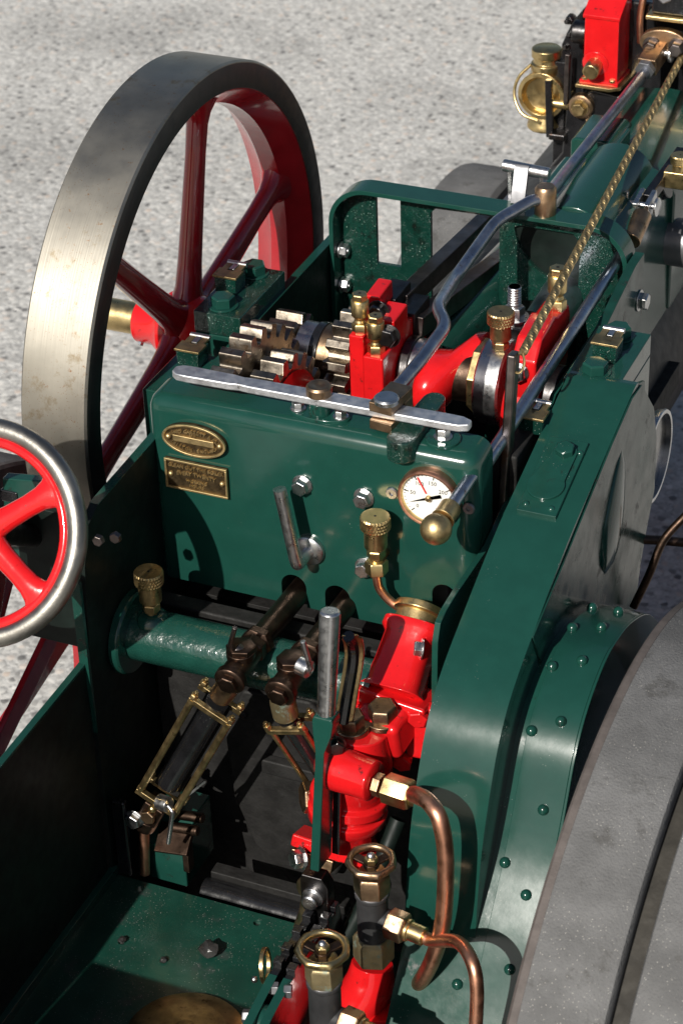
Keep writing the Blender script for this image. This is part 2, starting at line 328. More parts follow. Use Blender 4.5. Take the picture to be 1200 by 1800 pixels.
c = V((18.27, -41.38, -27.00)); bm = nb(); lathe(bm, (c.x,c.y,-27.38), (0,0,1), [(0,4.0),(.25,4.0),(.35,3.85),(.6,2.6),(.62,.9),(.8,.8),(1.1,.75),(1.15,.6)], 48); fin('filler_lid', bm, 'oldbrass', E, bev=.04, label='round tarnished brass lid on the footplate')
bm = nb(); box(bm, (6.5,-62.4,-40), (34,-61.8,-9.4)); fin('tender_back', bm, 'green', E)
# firebox back, floor of the motion pit
bm = nb(); box(bm, (6.72,-20.8,-46), (30.28,-19.4,-9.2)); fin('firebox_backhead', bm, 'soot', E, bev=.2)
bm = nb(); prism(bm, [(14.2,-28),(16,-29.5),(20.5,-29),(22.2,-25),(22,-17),(19,-13.8),(14,-14.2),(12.4,-18),(12.8,-24)], 'y', -22.0, -20.7); fd = fin('firebox_door', bm, 'soot', E, bev=.25, seg=3)
for p in ((14,-22.0,-16.2),(20.6,-22.0,-16.5),(21,-22.0,-24.5)): 
    bm = nb(); sphere(bm, p, .36, n=12); fin('rivet', bm, 'soot', fd, bev=0)
bm = nb(); box(bm, (15.5,-22.8,-20.4), (23.4,-22.0,-19.2)); fin('door_strap', bm, 'soot', fd, bev=.15)
bm = nb(); box(bm, (6.7,-15.3,-14), (30.3,28,-12)); fin('motion_tray', bm, 'soot', E)
bm = nb(); cyl(bm, (12.6,-27.0,-28.7), (23.2,-27.0,-28.8), 1.05, n=30); fin('roller', bm, 'black', E, bev=.1)
bm = nb(); box(bm, (12.8,-26.3,-28.2), (23,-25.2,-27.4)); fin('roller_guard', bm, 'soot', E, bev=.1)
# ---- cross tube
bm = nb(); cyl(bm, (6.7,-24,-9.6), (24.9,-24,-9.6), 1.85, n=48); tb = fin('cross_tube', bm, 'green_rough', E, bev=0)
bm = nb(); lathe(bm, (6.75,-24,-9.6), (1,0,0), [(0,2.95),(.55,2.95),(.7,2.8),(.75,1.9)], 56); fin('flange', bm, 'green', tb, bev=.06)
bm = nb(); c = V((8.80, -24.20, -7.85)); lathe(bm, (c.x,-24.2,-8.2), (0,0,1), [(0,1.15),(.55,1.0),(.75,.75)], 28); fin('boss', bm, 'green', tb, bev=.06)
def knurl_cup(p, s=1, m='brass', name='oil_cup', body=1.5):
    p = V(p); bm = nb(); lathe(bm, p, (0,0,1), [(0,.42*s),(.45*s,.42*s)], 20); hexa(bm, p+V(0,0,.4*s), (0,0,1), 1.12*s, .6*s, .3)
    lathe(bm, p+V(0,0,1.0*s), (0,0,1), [(0,.45*s),(.12*s,.55*s),(.2*s,.78*s),((.2+body)*s,.78*s)], 32)
    o = fin(name, bm, m, E, bev=.04)
    zc = p+V(0,0,(1.2+body)*s); n = 60; bm = nb(); rings = []
    for j in range(8):                                    # crossed knurling
        zz = .12+.8*j/7; rings.append([bm.verts.new(zc+V(math.cos(2*math.pi*(i+.5*(j % 2))/n), math.sin(2*math.pi*(i+.5*(j % 2))/n), 0)*(.975+(.045 if (i+j//2) % 2 else -.015))*s+V(0,0,zz*s)) for i in range(n)])
    bot = [bm.verts.new(zc+V(math.cos(2*math.pi*i/n), math.sin(2*math.pi*i/n), 0)*.9*s) for i in range(n)]
    top = [bm.verts.new(zc+V(math.cos(2*math.pi*i/n), math.sin(2*math.pi*i/n), 0)*.93*s+V(0,0,1.02*s)) for i in range(n)]
    R = [bot]+rings+[top]
    for a, b in zip(R, R[1:]): bridge(bm, a, b)
    bm.faces.new(bot[::-1]); bm.faces.new(top); fin('knurled_cap', bm, m, o, bev=0, ang=25)
    bm = nb(); cyl(bm, zc+V(0,0,1.0*s), zc+V(0,0,1.03*s), .09*s, n=10); fin('air_hole', bm, 'dark', o, bev=0)
    return o
knurl_cup((c.x,-24.2,-7.6), .98, 'oldbrass', body=1.35)
def plain_cup(p, s=1, name='oil_cup'):
    p = V(p); bm = nb(); hexa(bm, p, (0,0,1), 1.2*s, .75*s, .2)
    lathe(bm, p+V(0,0,.7*s), (0,0,1), [(0,.45*s),(.15*s,.5*s),(.35*s,.42*s),(.55*s,.55*s),(.7*s,.68*s),(1.9*s,.68*s),(2.0*s,.6*s)], 28); o = fin(name, bm, 'brass', E, bev=.03)
    bm = nb(); hexa(bm, p+V(0,0,2.68*s), (0,0,1), 1.05*s, .55*s, .5); fin('hex_cap', bm, 'brass', o, bev=.03)
    bm = nb(); cyl(bm, p+V(0,0,3.2*s), p+V(0,0,3.25*s), .12*s, n=10); fin('air_hole', bm, 'dark', o, bev=0)
    return o
# ---- instrument box
YF = -18.2
bm = nb(); box(bm, (6.2,YF,-8.9), (29.6,-15.3,5.5))
bm.edges.ensure_lookup_table()
sel = [e for e in bm.edges if (all(abs(v.co.z-5.5) < 1e-3 for v in e.verts) and not all(abs(v.co.y+15.3) < 1e-3 for v in e.verts)) or (all(abs(v.co.y-YF) < 1e-3 for v in e.verts) and abs(e.verts[0].co.z-e.verts[1].co.z) > 5)]
bmesh.ops.bevel(bm, geom=sel, offset=1.05, segments=8, profile=.5, affect='EDGES')
def slot(x, z, r): return prism(nb(), [(x+r,-12)]+arc(x, z, r, 0, 180, 14)+[(x-r,-12)], 'y', -20, -14)
bm = cut(bm, [slot(16.5,-7.35,.92), slot(19.7,-7.45,.92), slot(27.35,-5.4,.85)])
ib = fin('instrument_box', bm, 'green_clean', E, bev=0, ang=32, label='glossy green box front carrying the gauge, handle and brass plates')
def face(px, py): pass
# plates
def oval(cx, cz, a, b, y0, y1, k=56): return prism(nb(), [(cx+a*math.cos(2*math.pi*i/k), cz+b*math.sin(2*math.pi*i/k)) for i in range(k)], 'y', y0, y1)
p = V((9.90, -18.30, 2.94)); bm = oval(p.x, p.z, 2.32, 1.2, YF-.32, YF); op = fin('oval_nameplate', bm, 'platebase', E, bev=.06, label='oval brass maker plate with raised lettering')
bm = nb(); k = 56
A = [[bm.verts.new((p.x+a*math.cos(2*math.pi*i/k), y, p.z+b*math.sin(2*math.pi*i/k))) for i in range(k)] for a, b, y in ((2.32,1.2,YF-.3),(2.32,1.2,YF-.48),(2.16,1.05,YF-.48),(2.12,1.01,YF-.3))]
for q, r in zip(A, A[1:]+A[:1]): bridge(bm, q, r)
fin('rim', bm, 'platebrass', op, bev=.03)
bm = nb(); box(bm, (p.x-1.5,YF-.5,p.z-.2), (p.x+1.5,YF-.3,p.z+.27)); fin('number_bar', bm, 'platebrass', op, bev=.04)
def arc_text(s, cx, cz, a, b, a0, a1, size, flip=False):
    out = nb()
    for i, ch in enumerate(s):
        if ch == ' ': continue
        th = math.radians(a0+(a1-a0)*i/(len(s)-1)); tx = V(-a*math.sin(th), 0, b*math.cos(th)).normalized()*(-1 if not flip else 1); up = V(tx.z*-1, 0, tx.x)
        b1 = text_bm(ch, size, .09, (cx+a*math.cos(th), YF-.36, cz+b*math.sin(th)), tx, up); me = bpy.data.meshes.new('t'); b1.to_mesh(me); b1.free(); out.from_mesh(me); bpy.data.meshes.remove(me)
    return out
fin('lettering', arc_text('RICHARD GARRETT & SONS', p.x, p.z, 1.78, .66, 168, 12, .36), 'platebrass', op, bev=0)
fin('lettering', arc_text('LEISTON ENGLAND', p.x, p.z, 1.72, .74, 205, 335, .32, True), 'platebrass', op, bev=0)
fin('lettering', text_bm('LTD', .26, .05, (p.x-.05,YF-.36,p.z+.42), (1,0,0), (0,0,1)), 'platebrass', op, bev=0)
for s in (-1, 1):
    bm = nb(); sphere(bm, (p.x+s*1.88,YF-.36,p.z), .2, n=12); fin('rivet', bm, 'platebrass', op, bev=0)
p = V((9.82, -18.30, -0.02)); bm = nb(); box(bm, (p.x-2.3,YF-.2,p.z-1.15), (p.x+2.3,YF,p.z+1.15)); rp = fin('caution_plate', bm, 'platebase', E, bev=.05, label='rectangular brass plate with raised boiler cleaning notice')
bm = nb()
for (x0,x1,z0,z1) in ((-2.3,2.3,1.0,1.15),(-2.3,2.3,-1.15,-1.0),(-2.3,-2.15,-.999,.999),(2.15,2.3,-.999,.999)): box(bm, (p.x+x0,YF-.36,p.z+z0), (p.x+x1,YF-.19,p.z+z1))
fin('rim', bm, 'platebrass', rp, bev=.03)
for s, zz, sz, bd in (('CLEAN OUT THE BOILER', .66, .365, 0), ('EVERY TWENTY', .2, .40, -.05), ('WORKING', -.36, .32, 0), ('HOURS', -.72, .32, 0)):
    fin('lettering', text_bm(s, sz, .08, (p.x,YF-.24,p.z+zz), (1,0,0), (0,0,1), bend=bd), 'platebrass', rp, bev=0)
for s in (-1, 1):
    bm = nb(); sphere(bm, (p.x+s*1.9,YF-.24,p.z-.05), .2, n=12); fin('rivet', bm, 'platebrass', rp, bev=0)
# bolts and screws on the face
for px in ((17.50, -18.20, 1.05), (21.85, -18.20, 1.02), (21.79, -18.20, -4.46)): bolt(E, px, (0,-1,0), 1.0, .6)
for px in ((23.81, -18.20, 1.81), (29.07, -18.20, 1.84)):
    bm = nb(); lathe(bm, px, (0,-1,0), [(0,.4),(.1,.42),(.18,.36),(.18,.16),(.05,.15)], 20); so = fin('socket_screw', bm, 'grey', E, bev=0)
# try handle
c = V((17.83, -18.20, -4.00)); bm = nb(); lathe(bm, c, (0,-1,0), [(0,1.08),(.3,1.08),(.42,.95),(.5,.3)], 40); hd = fin('turning_handle', bm, 'steel', E, bev=.04)
t_ = V((16.76, -20.20, 1.70)); e_ = V((17.66, -20.20, -3.54))
bm = nb(); tube(bm, rounded([c+V(0,-.3,0), (c.x-.05,-20.2,c.z), e_, t_], .9, 7), .44, 20); fin('handle_arm', bm, 'steel', hd, bev=.12)
# face oil cup with copper pipe
c = V((23.32, -19.90, -3.39)); bm = nb(); hexa(bm, c, (0,0,1), 1.35, .95, .1); cyl(bm, (c.x,c.y,c.z+.9), (c.x,c.y,c.z+1.3), .45); lathe(bm, (c.x-.3,YF,c.z+.5), (0,-1,0), [(0,.5),(1.4,.4)], 18); el_ = fin('pipe_elbow', bm, 'brass', E, bev=.04)
knurl_cup((c.x-.02,c.y,c.z+.85), .98, 'brass', body=1.35)
bm = nb(); tube(bm, catmull([c+V(0,0,.1), c+V(0,0,-.5), (23.49, -19.80, -4.82), (24.32, -19.70, -5.78), (25.59, -19.70, -6.14), (27.11, -20.20, -5.74)], 8), .3, 16); fin('copper_pipe', bm, 'copper', E, bev=0)
# pressure gauge
c = V((26.48, -18.70, 2.24)); bm = nb(); pipe_ring(bm, (c.x,YF,c.z), (0,-1,0), [(0,2.1),(.45,2.1),(.62,2.05),(.72,1.97),(.70,1.88),(.5,1.84),(0,1.84)], 72); ga = fin('pressure_gauge', bm, 'copper', E, bev=0, label='round pressure gauge with copper bezel and white dial')
bm = nb(); pipe_ring(bm, (c.x,YF,c.z), (0,-1,0), [(.3,1.86),(.58,1.86),(.5,1.80),(.3,1.78)], 72); fin('inner_bezel', bm, 'brass', ga, bev=0)
bm = nb(); cyl(bm, (c.x,YF,c.z), (c.x,YF-.34,c.z), 1.85, n=64); fin('dial', bm, 'white', ga, bev=0)
yd = YF-.36
def dirv(deg): a = math.radians(deg); return V(math.sin(a), 0, math.cos(a))
TK = [(0,-135),(50,-90+8),(100,-35),(150,12),(200,58),(250,100),(300,140)]
bm = nb()
for v_, a in TK: obox(bm, V(c.x,yd,c.z)+dirv(a)*1.42, V(c.x,yd,c.z)+dirv(a)*1.72, .06, .03, (0,1,0))
for i in range(31):
    a = -135+275*i/30; obox(bm, V(c.x,yd,c.z)+dirv(a)*1.6, V(c.x,yd,c.z)+dirv(a)*1.72, .025, .03, (0,1,0))
fin('graduations', bm, 'inkblack', ga, bev=0)
for v_, a in TK:
    q = V(c.x,yd+.01,c.z)+dirv(a)*1.12; fin('numeral', text_bm(str(v_), .40, .01, q, (1,0,0), (0,0,1)), 'inkblack', ga, bev=0)
bm = nb(); o_ = V(c.x,yd-.1,c.z); d1 = dirv(-112); n1 = V(d1.z,0,-d1.x)
v4 = [bm.verts.new(q) for q in (o_+d1*1.45, o_+n1*.1, o_-d1*.5+n1*.12, o_-d1*.9+n1*.13, o_-d1*.9-n1*.13, o_-d1*.5-n1*.12, o_-n1*.1)]; bm.faces.new(v4)
bmesh.ops.solidify(bm, geom=bm.faces[:], thickness=.04); fin('pointer', bm, 'inkblack', ga, bev=0)
bm = nb(); obox(bm, V(c.x,yd-.06,c.z)+dirv(-28)*.35, V(c.x,yd-.06,c.z)+dirv(-28)*1.6, .1, .03, (0,1,0)); fin('red_mark', bm, 'inkred', ga, bev=0)
bm = nb(); lathe(bm, (c.x,yd,c.z), (0,-1,0), [(0,.2),(.22,.2),(.28,.14)], 18); fin('pointer_hub', bm, 'oldbrass', ga, bev=.02)
# regulator rod with ball
a = V((28.99, -18.20, 3.83)); b = V((28.68, -23.00, 3.14)); d = (b-a).normalized(); bm = nb(); cyl(bm, a-d*.6, b-d*1.2, .43, n=24); rg_ = fin('regulator_rod', bm, 'bluesteel', E, bev=.04)
bm = nb(); lathe(bm, b-d*2.3, d, [(0,.62),(.1,.7),(1.1,.7),(1.35,.78)], 32); fin('collar', bm, 'oldbrass', rg_, bev=.05)
bm = nb(); sphere(bm, b, 1.0, n=36); fin('ball', bm, 'oldbrass', rg_, bev=0)
# ---- lever bar across the top
ZB = 6.9
L_ = V((7.85, -16.77, 6.90)); R_ = V((28.62, -16.50, 6.90)); d = (R_-L_); n_ = V(-d.y, d.x, 0).normalized()
def barpt(t, s): return (L_+d*t+n_*s)
out_ = [(0,.3),(.02,.62),(.05,.68),(.2,.62),(.235,.5),(.27,.58),(.6,.62),(.92,.62),(.965,.58),(.995,.3)]
poly = [barpt(t, s) for t, s in out_]+[barpt(t, -s) for t, s in out_[::-1]]
bm = nb(); prism(bm, [(q.x, q.y) for q in poly], 'z', ZB-.32, ZB+.22); lb = fin('lever_bar', bm, 'brushed', E, bev=.1, seg=3, label='long flat bright steel lever lying across the box top')
c = V((18.17, -16.52, 7.20)); bm = nb(); lathe(bm, (c.x,c.y,ZB+.2), (0,0,1), [(0,.85),(.55,.85),(.7,.72),(.7,.3),(.62,.2)], 32); fin('pivot_boss', bm, 'bronze', lb, bev=.04)
bm = nb(); prism(bm, [(q[0], q[1]) for q in [(c.x+2.1*math.cos(t)*1.0, c.y+.95*math.sin(t)) for t in [2*math.pi*i/40 for i in range(40)]]], 'z', 5.45, 5.72)
cyl(bm, (c.x,c.y,5.7), (c.x,c.y,ZB-.3), .72, n=28); pf = fin('pivot_flange', bm, 'green', E, bev=.06)
for s in (-1, 1): bolt(pf, (c.x+s*1.5,c.y-.1,5.72), (0,0,1), .72, .45, 'steel')
c = V((22.93, -16.64, 7.60)); bm = nb(); fy = V(.12,1,0).normalized(); fx = V(1,-.12,0).normalized()
for z0, z1 in ((ZB+.26, ZB+.95), (ZB-1.05, ZB-.36)):
    q = [c-fx*.8-fy*.95, c+fx*.8-fy*.95, c+fx*.8+fy*2.0, c-fx*.8+fy*2.0]; prism(bm, [(t.x, t.y) for t in q], 'z', z0, z1)
q = [c-fx*.8+fy*.95, c+fx*.8+fy*.95, c+fx*.8+fy*2.0, c-fx*.8+fy*2.0]; prism(bm, [(t.x, t.y) for t in q], 'z', ZB-.4, ZB+.3)
cv = fin('clevis', bm, 'bronze', E, bev=.07)
c2 = V((23.08, -17.08, 8.00)); bm = nb(); lathe(bm, (c2.x,c2.y,ZB+.9), (0,0,1), [(0,.8),(.3,.82),(.42,.7)], 32); fin('clevis_pin', bm, 'steel', cv, bev=.03)
# green bracket arm beside the lever, washer and bolt
a = V((24.48, -18.16, 5.20)); b = V((24.67, -12.94, 5.60)); bm = nb()
da = (b-a).normalized(); na = V(-da.y, da.x, 0)
out = [a+na*.95]+[a-da*.9*math.sin(math.radians(t))+na*.95*math.cos(math.radians(t)) for t in range(15,180,15)]+[a-na*.95]+[b-na*.75]+[b+da*.8*math.sin(math.radians(t))-na*.75*math.cos(math.radians(t)) for t in range(15,180,15)]+[b+na*.75]
prism(bm, [(q.x, q.y) for q in out], 'z', 4.6, 6.15); fin('bracket_arm', bm, 'green_oily', E, bev=.15, seg=3)
c = V((26.71, -16.63, 5.60)); bm = nb(); cyl(bm, (c.x,c.y,5.45), (c.x,c.y,5.7), 1.15, n=32); wa = fin('washer_plate', bm, 'green', E, bev=.05); bolt(wa, (c.x,c.y,5.7), (0,0,1), .85, .6)
# ---- crankshaft bearings
def oil_box(x, y, z, h=1.3, w=.95):
    bm = nb(); prism(bm, [(x-w*.85,z),(x+w*.85,z),(x+w*.9,z+h),(x-w*.9,z+h)], 'y', y+.1, y+1.8); o = fin('oil_box', bm, 'green_oily', E, bev=.05)
    bm = nb(); prism(bm, [(x-w,y),(x+w,y),(x+w,y+1.3),(x+w*.78,y+1.3),(x+w*.78,y+2.4),(x+w*.28,y+2.4),(x+w*.28,y+1.1),(x-w*.28,y+1.1),(x-w*.28,y+2.4),(x-w*.78,y+2.4),(x-w*.78,y+1.3),(x-w,y+1.3)], 'z', z+h, z+h+.17); fin('lid', bm, 'oldbrass', o, bev=.03)
    bm = nb(); cyl(bm, (x-w*.8,y+2.3,z+h+.12), (x+w*.8,y+2.3,z+h+.12), .2, n=14); box(bm, (x-.2,y+1.25,z+h-.1), (x+.2,y+2.3,z+h+.2)); fin('hinge_pin', bm, 'steel', o, bev=.03)
    return o
for x0, x1, nm in ((2.75, 6.46, 'L'), (30.5, 34.35, 'R')):
    bm = nb(); box(bm, (x0,-3.9,-3), (x1,3.9,2.22)); br = fin('crankshaft_bearing', bm, 'green', E, bev=.1)
    bm = nb(); box(bm, (x0,-3.9,2.27), (x1,3.9,3.95)); fin('bearing_cap', bm, 'green_oily' if nm == 'L' else 'green', br, bev=.1)
    for y in (-2.55, 2.75): bolt(br, ((x0+x1)/2-.1,y,3.95), (0,0,1), 1.55, .75, 'green', name='bolt')
oil_box(3.9, -1.0, 3.95); oil_box(32.45, -1.15, 3.95)
# second shaft bearings
bm = nb(); box(bm, (2.9,-12.5,-5), (6.6,-6.6,2.2)); fin('second_shaft_bearing', bm, 'green', E, bev=.1); oil_box(4.65, -8.95, 2.2)
bm = nb(); box(bm, (28.4,-12.6,-5), (30.28,-6.6,2.6)); fin('second_shaft_bearing', bm, 'soot', E, bev=.2); oil_box(30.0, -9.3, 2.4, 1.1)
# ---- crankshaft and gears
bm = nb(); cyl(bm, (-3.5,0,0), (17.9,0,0), 1.15, n=28); cs = fin('crankshaft', bm, 'steel', E, bev=0)
bm = nb(); cyl(bm, (27,0,0), (34.0,0,0), 1.2, n=28); fin('shaft', bm, 'steel', cs, bev=0)
for a, b, r, m in ((9.5,10.7,2.15,'steel'),(10.7,11.35,2.3,'black'),(11.35,12.45,2.25,'bronze'),(17.65,18.35,2.45,'darksteel'),(18.35,19.5,2.35,'steel'),(28.4,29.2,2.2,'darksteel'),(29.3,30.2,1.9,'steel')):
    bm = nb(); cyl(bm, (a,0,0), (b,0,0), r, n=44); fin('collar', bm, m, cs, bev=.07)
def gear(cy, cz, x0, x1, R, nt, m='gearsteel', face=None, ph=0, hub=1.6):
    bm = nb(); poly = []; ri = R-.95
    for i in range(nt):
        a = 2*math.pi*(i+ph)/nt; s = 2*math.pi/nt
        for k, r in ((-.37, ri), (-.31, ri+.1), (-.22, R-.12), (-.17, R), (.17, R), (.22, R-.12), (.31, ri+.1), (.37, ri)):
            poly.append((cy+r*math.cos(a+k*s), cz+r*math.sin(a+k*s)))
    n = len(poly); A = [bm.verts.new((x0, u, v)) for u, v in poly]; B = [bm.verts.new((x1, u, v)) for u, v in poly]; bridge(bm, A, B)
    for S, x in ((A, x0), (B, x1)):
        c = [bm.verts.new((x, cy+hub*math.cos(math.atan2(v-cz, u-cy)), cz+hub*math.sin(math.atan2(v-cz, u-cy)))) for u, v in poly]; bridge(bm, S, c); bm.faces.new(c)
    o = fin('gear', bm, m, E, bev=.05, ang=30)
    if face:
        bm = nb(); lathe(bm, (x1,cy,cz), (1,0,0), [(-.2,R-1.5),(.12,R-1.2),(.14,hub)], 60); fin('painted_face', bm, face, o, bev=0)
    return o
gear(-9.5, -1.6, 8.7, 10.4, 7.85, 28, ph=.2); gear(0, 0, 7.3, 9.4, 2.7, 10, ph=.1); gear(0, 0, 12.5, 14.3, 3.7, 14, ph=.3); gear(-9.5, -1.6, 10.75, 12.5, 6.2, 22, face='red', ph=.45)
bm = nb(); cyl(bm, (3,-9.5,-1.6), (30,-9.5,-1.6), 1.1, n=24); fin('second_shaft', bm, 'darksteel', E, bev=0)
# eccentric straps
def strap(x0, x1, yf, z_seat, z_top, y_l0, y_l1, m='red'):
    a = arc(0, 0, 3.9, 20, -115, 12)
    poly = [(yf,-1.2),(yf,z_seat),(y_l0-.25,z_seat),(y_l0,z_seat+.5),(y_l0,z_top),(y_l1,z_top+.15),(y_l1+.1,z_top-1.2),(4.4,2.6)]+a
    bm = nb(); prism(bm, poly, 'x', x0, x1); return fin('eccentric_strap', bm, m, E, bev=.14, seg=3)
strap(14.85, 15.95, -4.0, 4.3, 5.9, -.9, 1.6); strap(16.1, 17.6, -4.5, 3.1, 4.95, -2.3, .3)
plain_cup((15.4,-3.1,4.25), .92); plain_cup((16.75,-3.6,3.05), .92)
for q in ((16.00, -1.23, 4.92), (17.60, -3.19, 4.33)): bolt(E, (q[0],q[1],q[2]), (0,-1,.1), 1.2, .6, 'darksteel')
for x, z in ((15.4,4.7),(16.85,3.8)):
    bm = nb(); box(bm, (x-.6,1.2,z-1.8), (x+.9,4.2,z)); fin('rod_end', bm, 'darksteel', E, bev=.08)
bm = nb(); obox(bm, (15.9,3.0,3.4), (16.5,19.5,2.4), 1.15, 1.5); fin('eccentric_rod', bm, 'barsteel', E, bev=.08)
bm = nb(); obox(bm, (17.6,1.5,2.6), (18.6,22.5,-.7), 1.25, 1.6); fin('eccentric_rod', bm, 'barsteel', E, bev=.08)
# crank webs and big end
bm = nb()
for (x, cy, cz, ry, rz) in ((19.2,-.9,-.1,1.9,1.6),(19.35,-1.0,-.1,2.6,2.0),(19.75,-1.05,-.1,2.9,2.25),(20.6,-1.0,.0,2.85,2.2),(21.2,-.7,.3,2.5,2.0),(21.8,.2,.9,2.2,1.8),(22.4,1.0,1.4,2.0,1.7),(23.0,1.2,1.5,1.9,1.6),(23.1,1.2,1.5,1.5,1.2)):
    r = ring(bm, (x,cy,cz), V(0,1,0), V(0,0,1), ry, 36, 0, rz)
    if x > 19.2: bridge(bm, prev, r)
    else: bm.faces.new(r[::-1])
    prev = r
bm.faces.new(prev); fin('crank_web', bm, 'red', E, bev=0, ang=50)
bm = nb(); cyl(bm, (21.2,.0,.4), (23.2,.0,.4), 1.95, n=40); fin('crank_pin', bm, 'darkbronze', E, bev=.05)
bm = nb(); prism(bm, [( .3+2.75*math.cos(t), .3+2.75*math.sin(t)) for t in [math.pi/4*(i+.5) for i in range(8)]], 'x', 22.9, 23.55); be = fin('big_end_bearing', bm, 'brass', E, bev=.08)
bm = nb(); pipe_ring(bm, (23.5,.2,.2), (1,0,0), [(0,1.5),(0,2.95),(.15,3.1),(1.75,3.1),(1.9,2.95),(1.9,1.5)], 64); fin('big_end_strap', bm, 'steel', be, bev=0)
knurl_cup((24.75,-.3,2.85), .95, 'oldbrass', body=1.2)
bm = nb(); prism(bm, [(-.2+3.7*math.cos(t), -1.2+3.9*math.sin(t)) for t in [2*math.pi*i/48 for i in range(48)]], 'x', 25.85, 28.1); cw = fin('crank_web', bm, 'red', E, bev=.5, seg=5)
pw = [(-3.2,1.5),(-3.1,4.1),(-1.9,5.4),(.9,5.75),(1.7,5.3),(4.0,5.2),(4.4,4.2),(4.2,1.0),(3,-1),(-2,-1)]
bm = nb(); prism(bm, pw, 'x', 26.5, 28.3); fin('strap_lug', bm, 'red', cw, bev=.22, seg=3)
bolt(E, (27.1,-3.15,3.3), (0,-1,0), 1.05, .6, 'steel', stud=.35)
plain_cup((27.75,2.9,5.25), 1.0)
c = V((23.90, 5.00, 2.65)); bm = nb(); box(bm, (c.x-1.0,3.6,c.z-7), (c.x+1.1,6.6,c.z)); fin('stud_bracket', bm, 'darksteel', E, bev=.15)
bm = nb(); cyl(bm, c, c+V(0,0,.2), 1.1, n=28); hexa(bm, c+V(0,0,.2), (0,0,1), 1.35, .85, .2); cyl(bm, c+V(0,0,1), c+V(0,0,2.6), .46, n=20)
for i in range(7): lathe(bm, c+V(0,0,1.2+i*.2), (0,0,1), [(0,.46),(.1,.53),(.2,.46)], 16)
fin('stud_and_nut', bm, 'steel', E, bev=.03)
# ---- spectacle plate (arched guard)
def arch(w0, w1, zt, r, zb): return [(w0,zb)]+arc(w0+r, zt-r, r, 180, 90, 12)+arc(w1-r, zt-r, r, 90, 0, 12)+[(w1,zb)]
o_ = arch(6.72, 30.28, 7.55, 3.1, -6); i_ = arch(7.08, 29.92, 7.2, 2.8, -6)
bm = nb(); m_ = len(o_); rows = [[bm.verts.new((u, y, v)) for u, v in L__] for y, L__ in ((11.4,o_),(13.5,o_),(13.5,i_),(11.4,i_))]
for a, b in zip(rows, rows[1:]+rows[:1]):
    for i in range(m_-1): bm.faces.new((a[i], a[i+1], b[i+1], b[i]))
sp = fin('arched_guard', bm, 'green_clean', E, bev=.04, label='arched green guard plate with window opening')
bm = nb(); prism(bm, [(u, v) for u, v in arch(7.0, 30.0, 7.3, 2.9, -6)], 'y', 13.0, 13.35)
def cutbox(a, b): return box(nb(), a, b)
wl = V((9.99, 13.00, 6.44)); wr = V((11.98, 13.00, 0.78))
pan = V((14.42, 13.00, 2.65)); rx = V((25.94, 13.00, -1.07))
c0 = V((25.31, 13.00, 6.15))
bm = cut(bm, [cutbox((wl.x,12,wr.z),(wr.x,14,wl.z+.4)), prism(nb(), [(pan.x,-7),(pan.x,5.8),(pan.x+.4,6.2),(19.6,6.3),(19.9,5.9),(19.9,-7)], 'y', 12, 14), prism(nb(), [(21.4,5.9)]+arc(25.6,6.2,4.6,186,262,10)+[(26.1,1.6),(26.2,5.2),(25.6,5.9)], 'y', 12, 14), prism(nb(), [(20.5,-7),(20.5,-.5),(26.1,.5),(26.1,-7)], 'y', 12, 14)])
fin('web_plate', bm, 'green_oily', sp, bev=0)
for px in ((7.10, 12.63, 1.63), (7.10, 12.63, -1.38)): bolt(sp, px, (1,0,0), .95, .55, 'steel', stud=.2)
for px in ((29.90, 12.03, 1.77),): bolt(sp, px, (-1,0,0), .95, .5, 'steel')
bolt(sp, (31.00, 12.26, 1.76), (1,0,0), 1.15, .6, 'steel')
bm = nb(); prism(bm, [(-2,2.5),(11,5.2),(13.2,5.2),(13.2,-4),(-2,-4)], 'x', 30.3, 31.0); fin('guard_bracket', bm, 'green_dull', E, bev=.05)
c = V((23.62, 12.40, 8.58)); bm = nb(); lathe(bm, (c.x,12.4,7.5), (0,0,1), [(0,.8),(2.0,.8),(2.25,.62)], 32); fin('rod_guide', bm, 'bronze', E, bev=.05)
# ---- rods
rod = [(22.56, -14.57, 7.10), (23.04, -11.24, 7.60), (23.18, -6.72, 8.00), (21.70, -4.54, 8.00), (20.55, 2.00, 6.83), (21.21, 8.60, 8.29), (22.89, 11.60, 8.82), (c.x,12.4,8.75), (22.63, 21.00, 7.23), (22.40, 41.50, 6.81)]
bm = nb(); tube(bm, rounded(rod, 1.0, 6), .45, 20); fin('reversing_rod', bm, 'bluesteel', E, bev=.03, label='cranked steel rod running forward over the guard')
bm = nb(); cyl(bm, (29.2,-15.25,3.6), (29.30, 13.72, 4.86), .46, n=22); rd2 = fin('regulator_link_rod', bm, 'bluesteel', E, bev=.03)
bm = nb(); cyl(bm, (29.30, 15.42, 4.79), (29.30, 18.18, 5.66), .72, n=26); fin('rod_socket', bm, 'bronze', rd2, bev=.05)
# lever post with rope
top = V((29.59, -11.50, 9.69)); bot = V((29.47, -12.80, -0.81)); bm = nb(); obox(bm, bot-V(0,.3,3), top, .62, 1.05, (0,1,0)); po = fin('post', bm, 'barsteel', E, bev=.16, seg=3)
a = V((30.17, -11.40, 9.75)); b = V((24.58, 46.00, 7.36))
d, s, t = frame(b-a); Lr = (b-a).length
for k in range(2):
    bm = nb(); pts = [a+d*(Lr*i/900)+(s*math.cos(i*.6+k*math.pi)+t*math.sin(i*.6+k*math.pi))*.16 for i in range(901)]; tube(bm, pts, .16, 6); fin('rope_strand', bm, 'oldbrass', E, bev=0)
bm = nb(); tube(bm, catmull([a, a+V(.15,-.1,-.7), a+V(.0,-.5,-1.2), a+V(-.6,-.4,-1.25)], 6), .09, 8); fin('wire_hook', bm, 'oldbrass', E, bev=0)
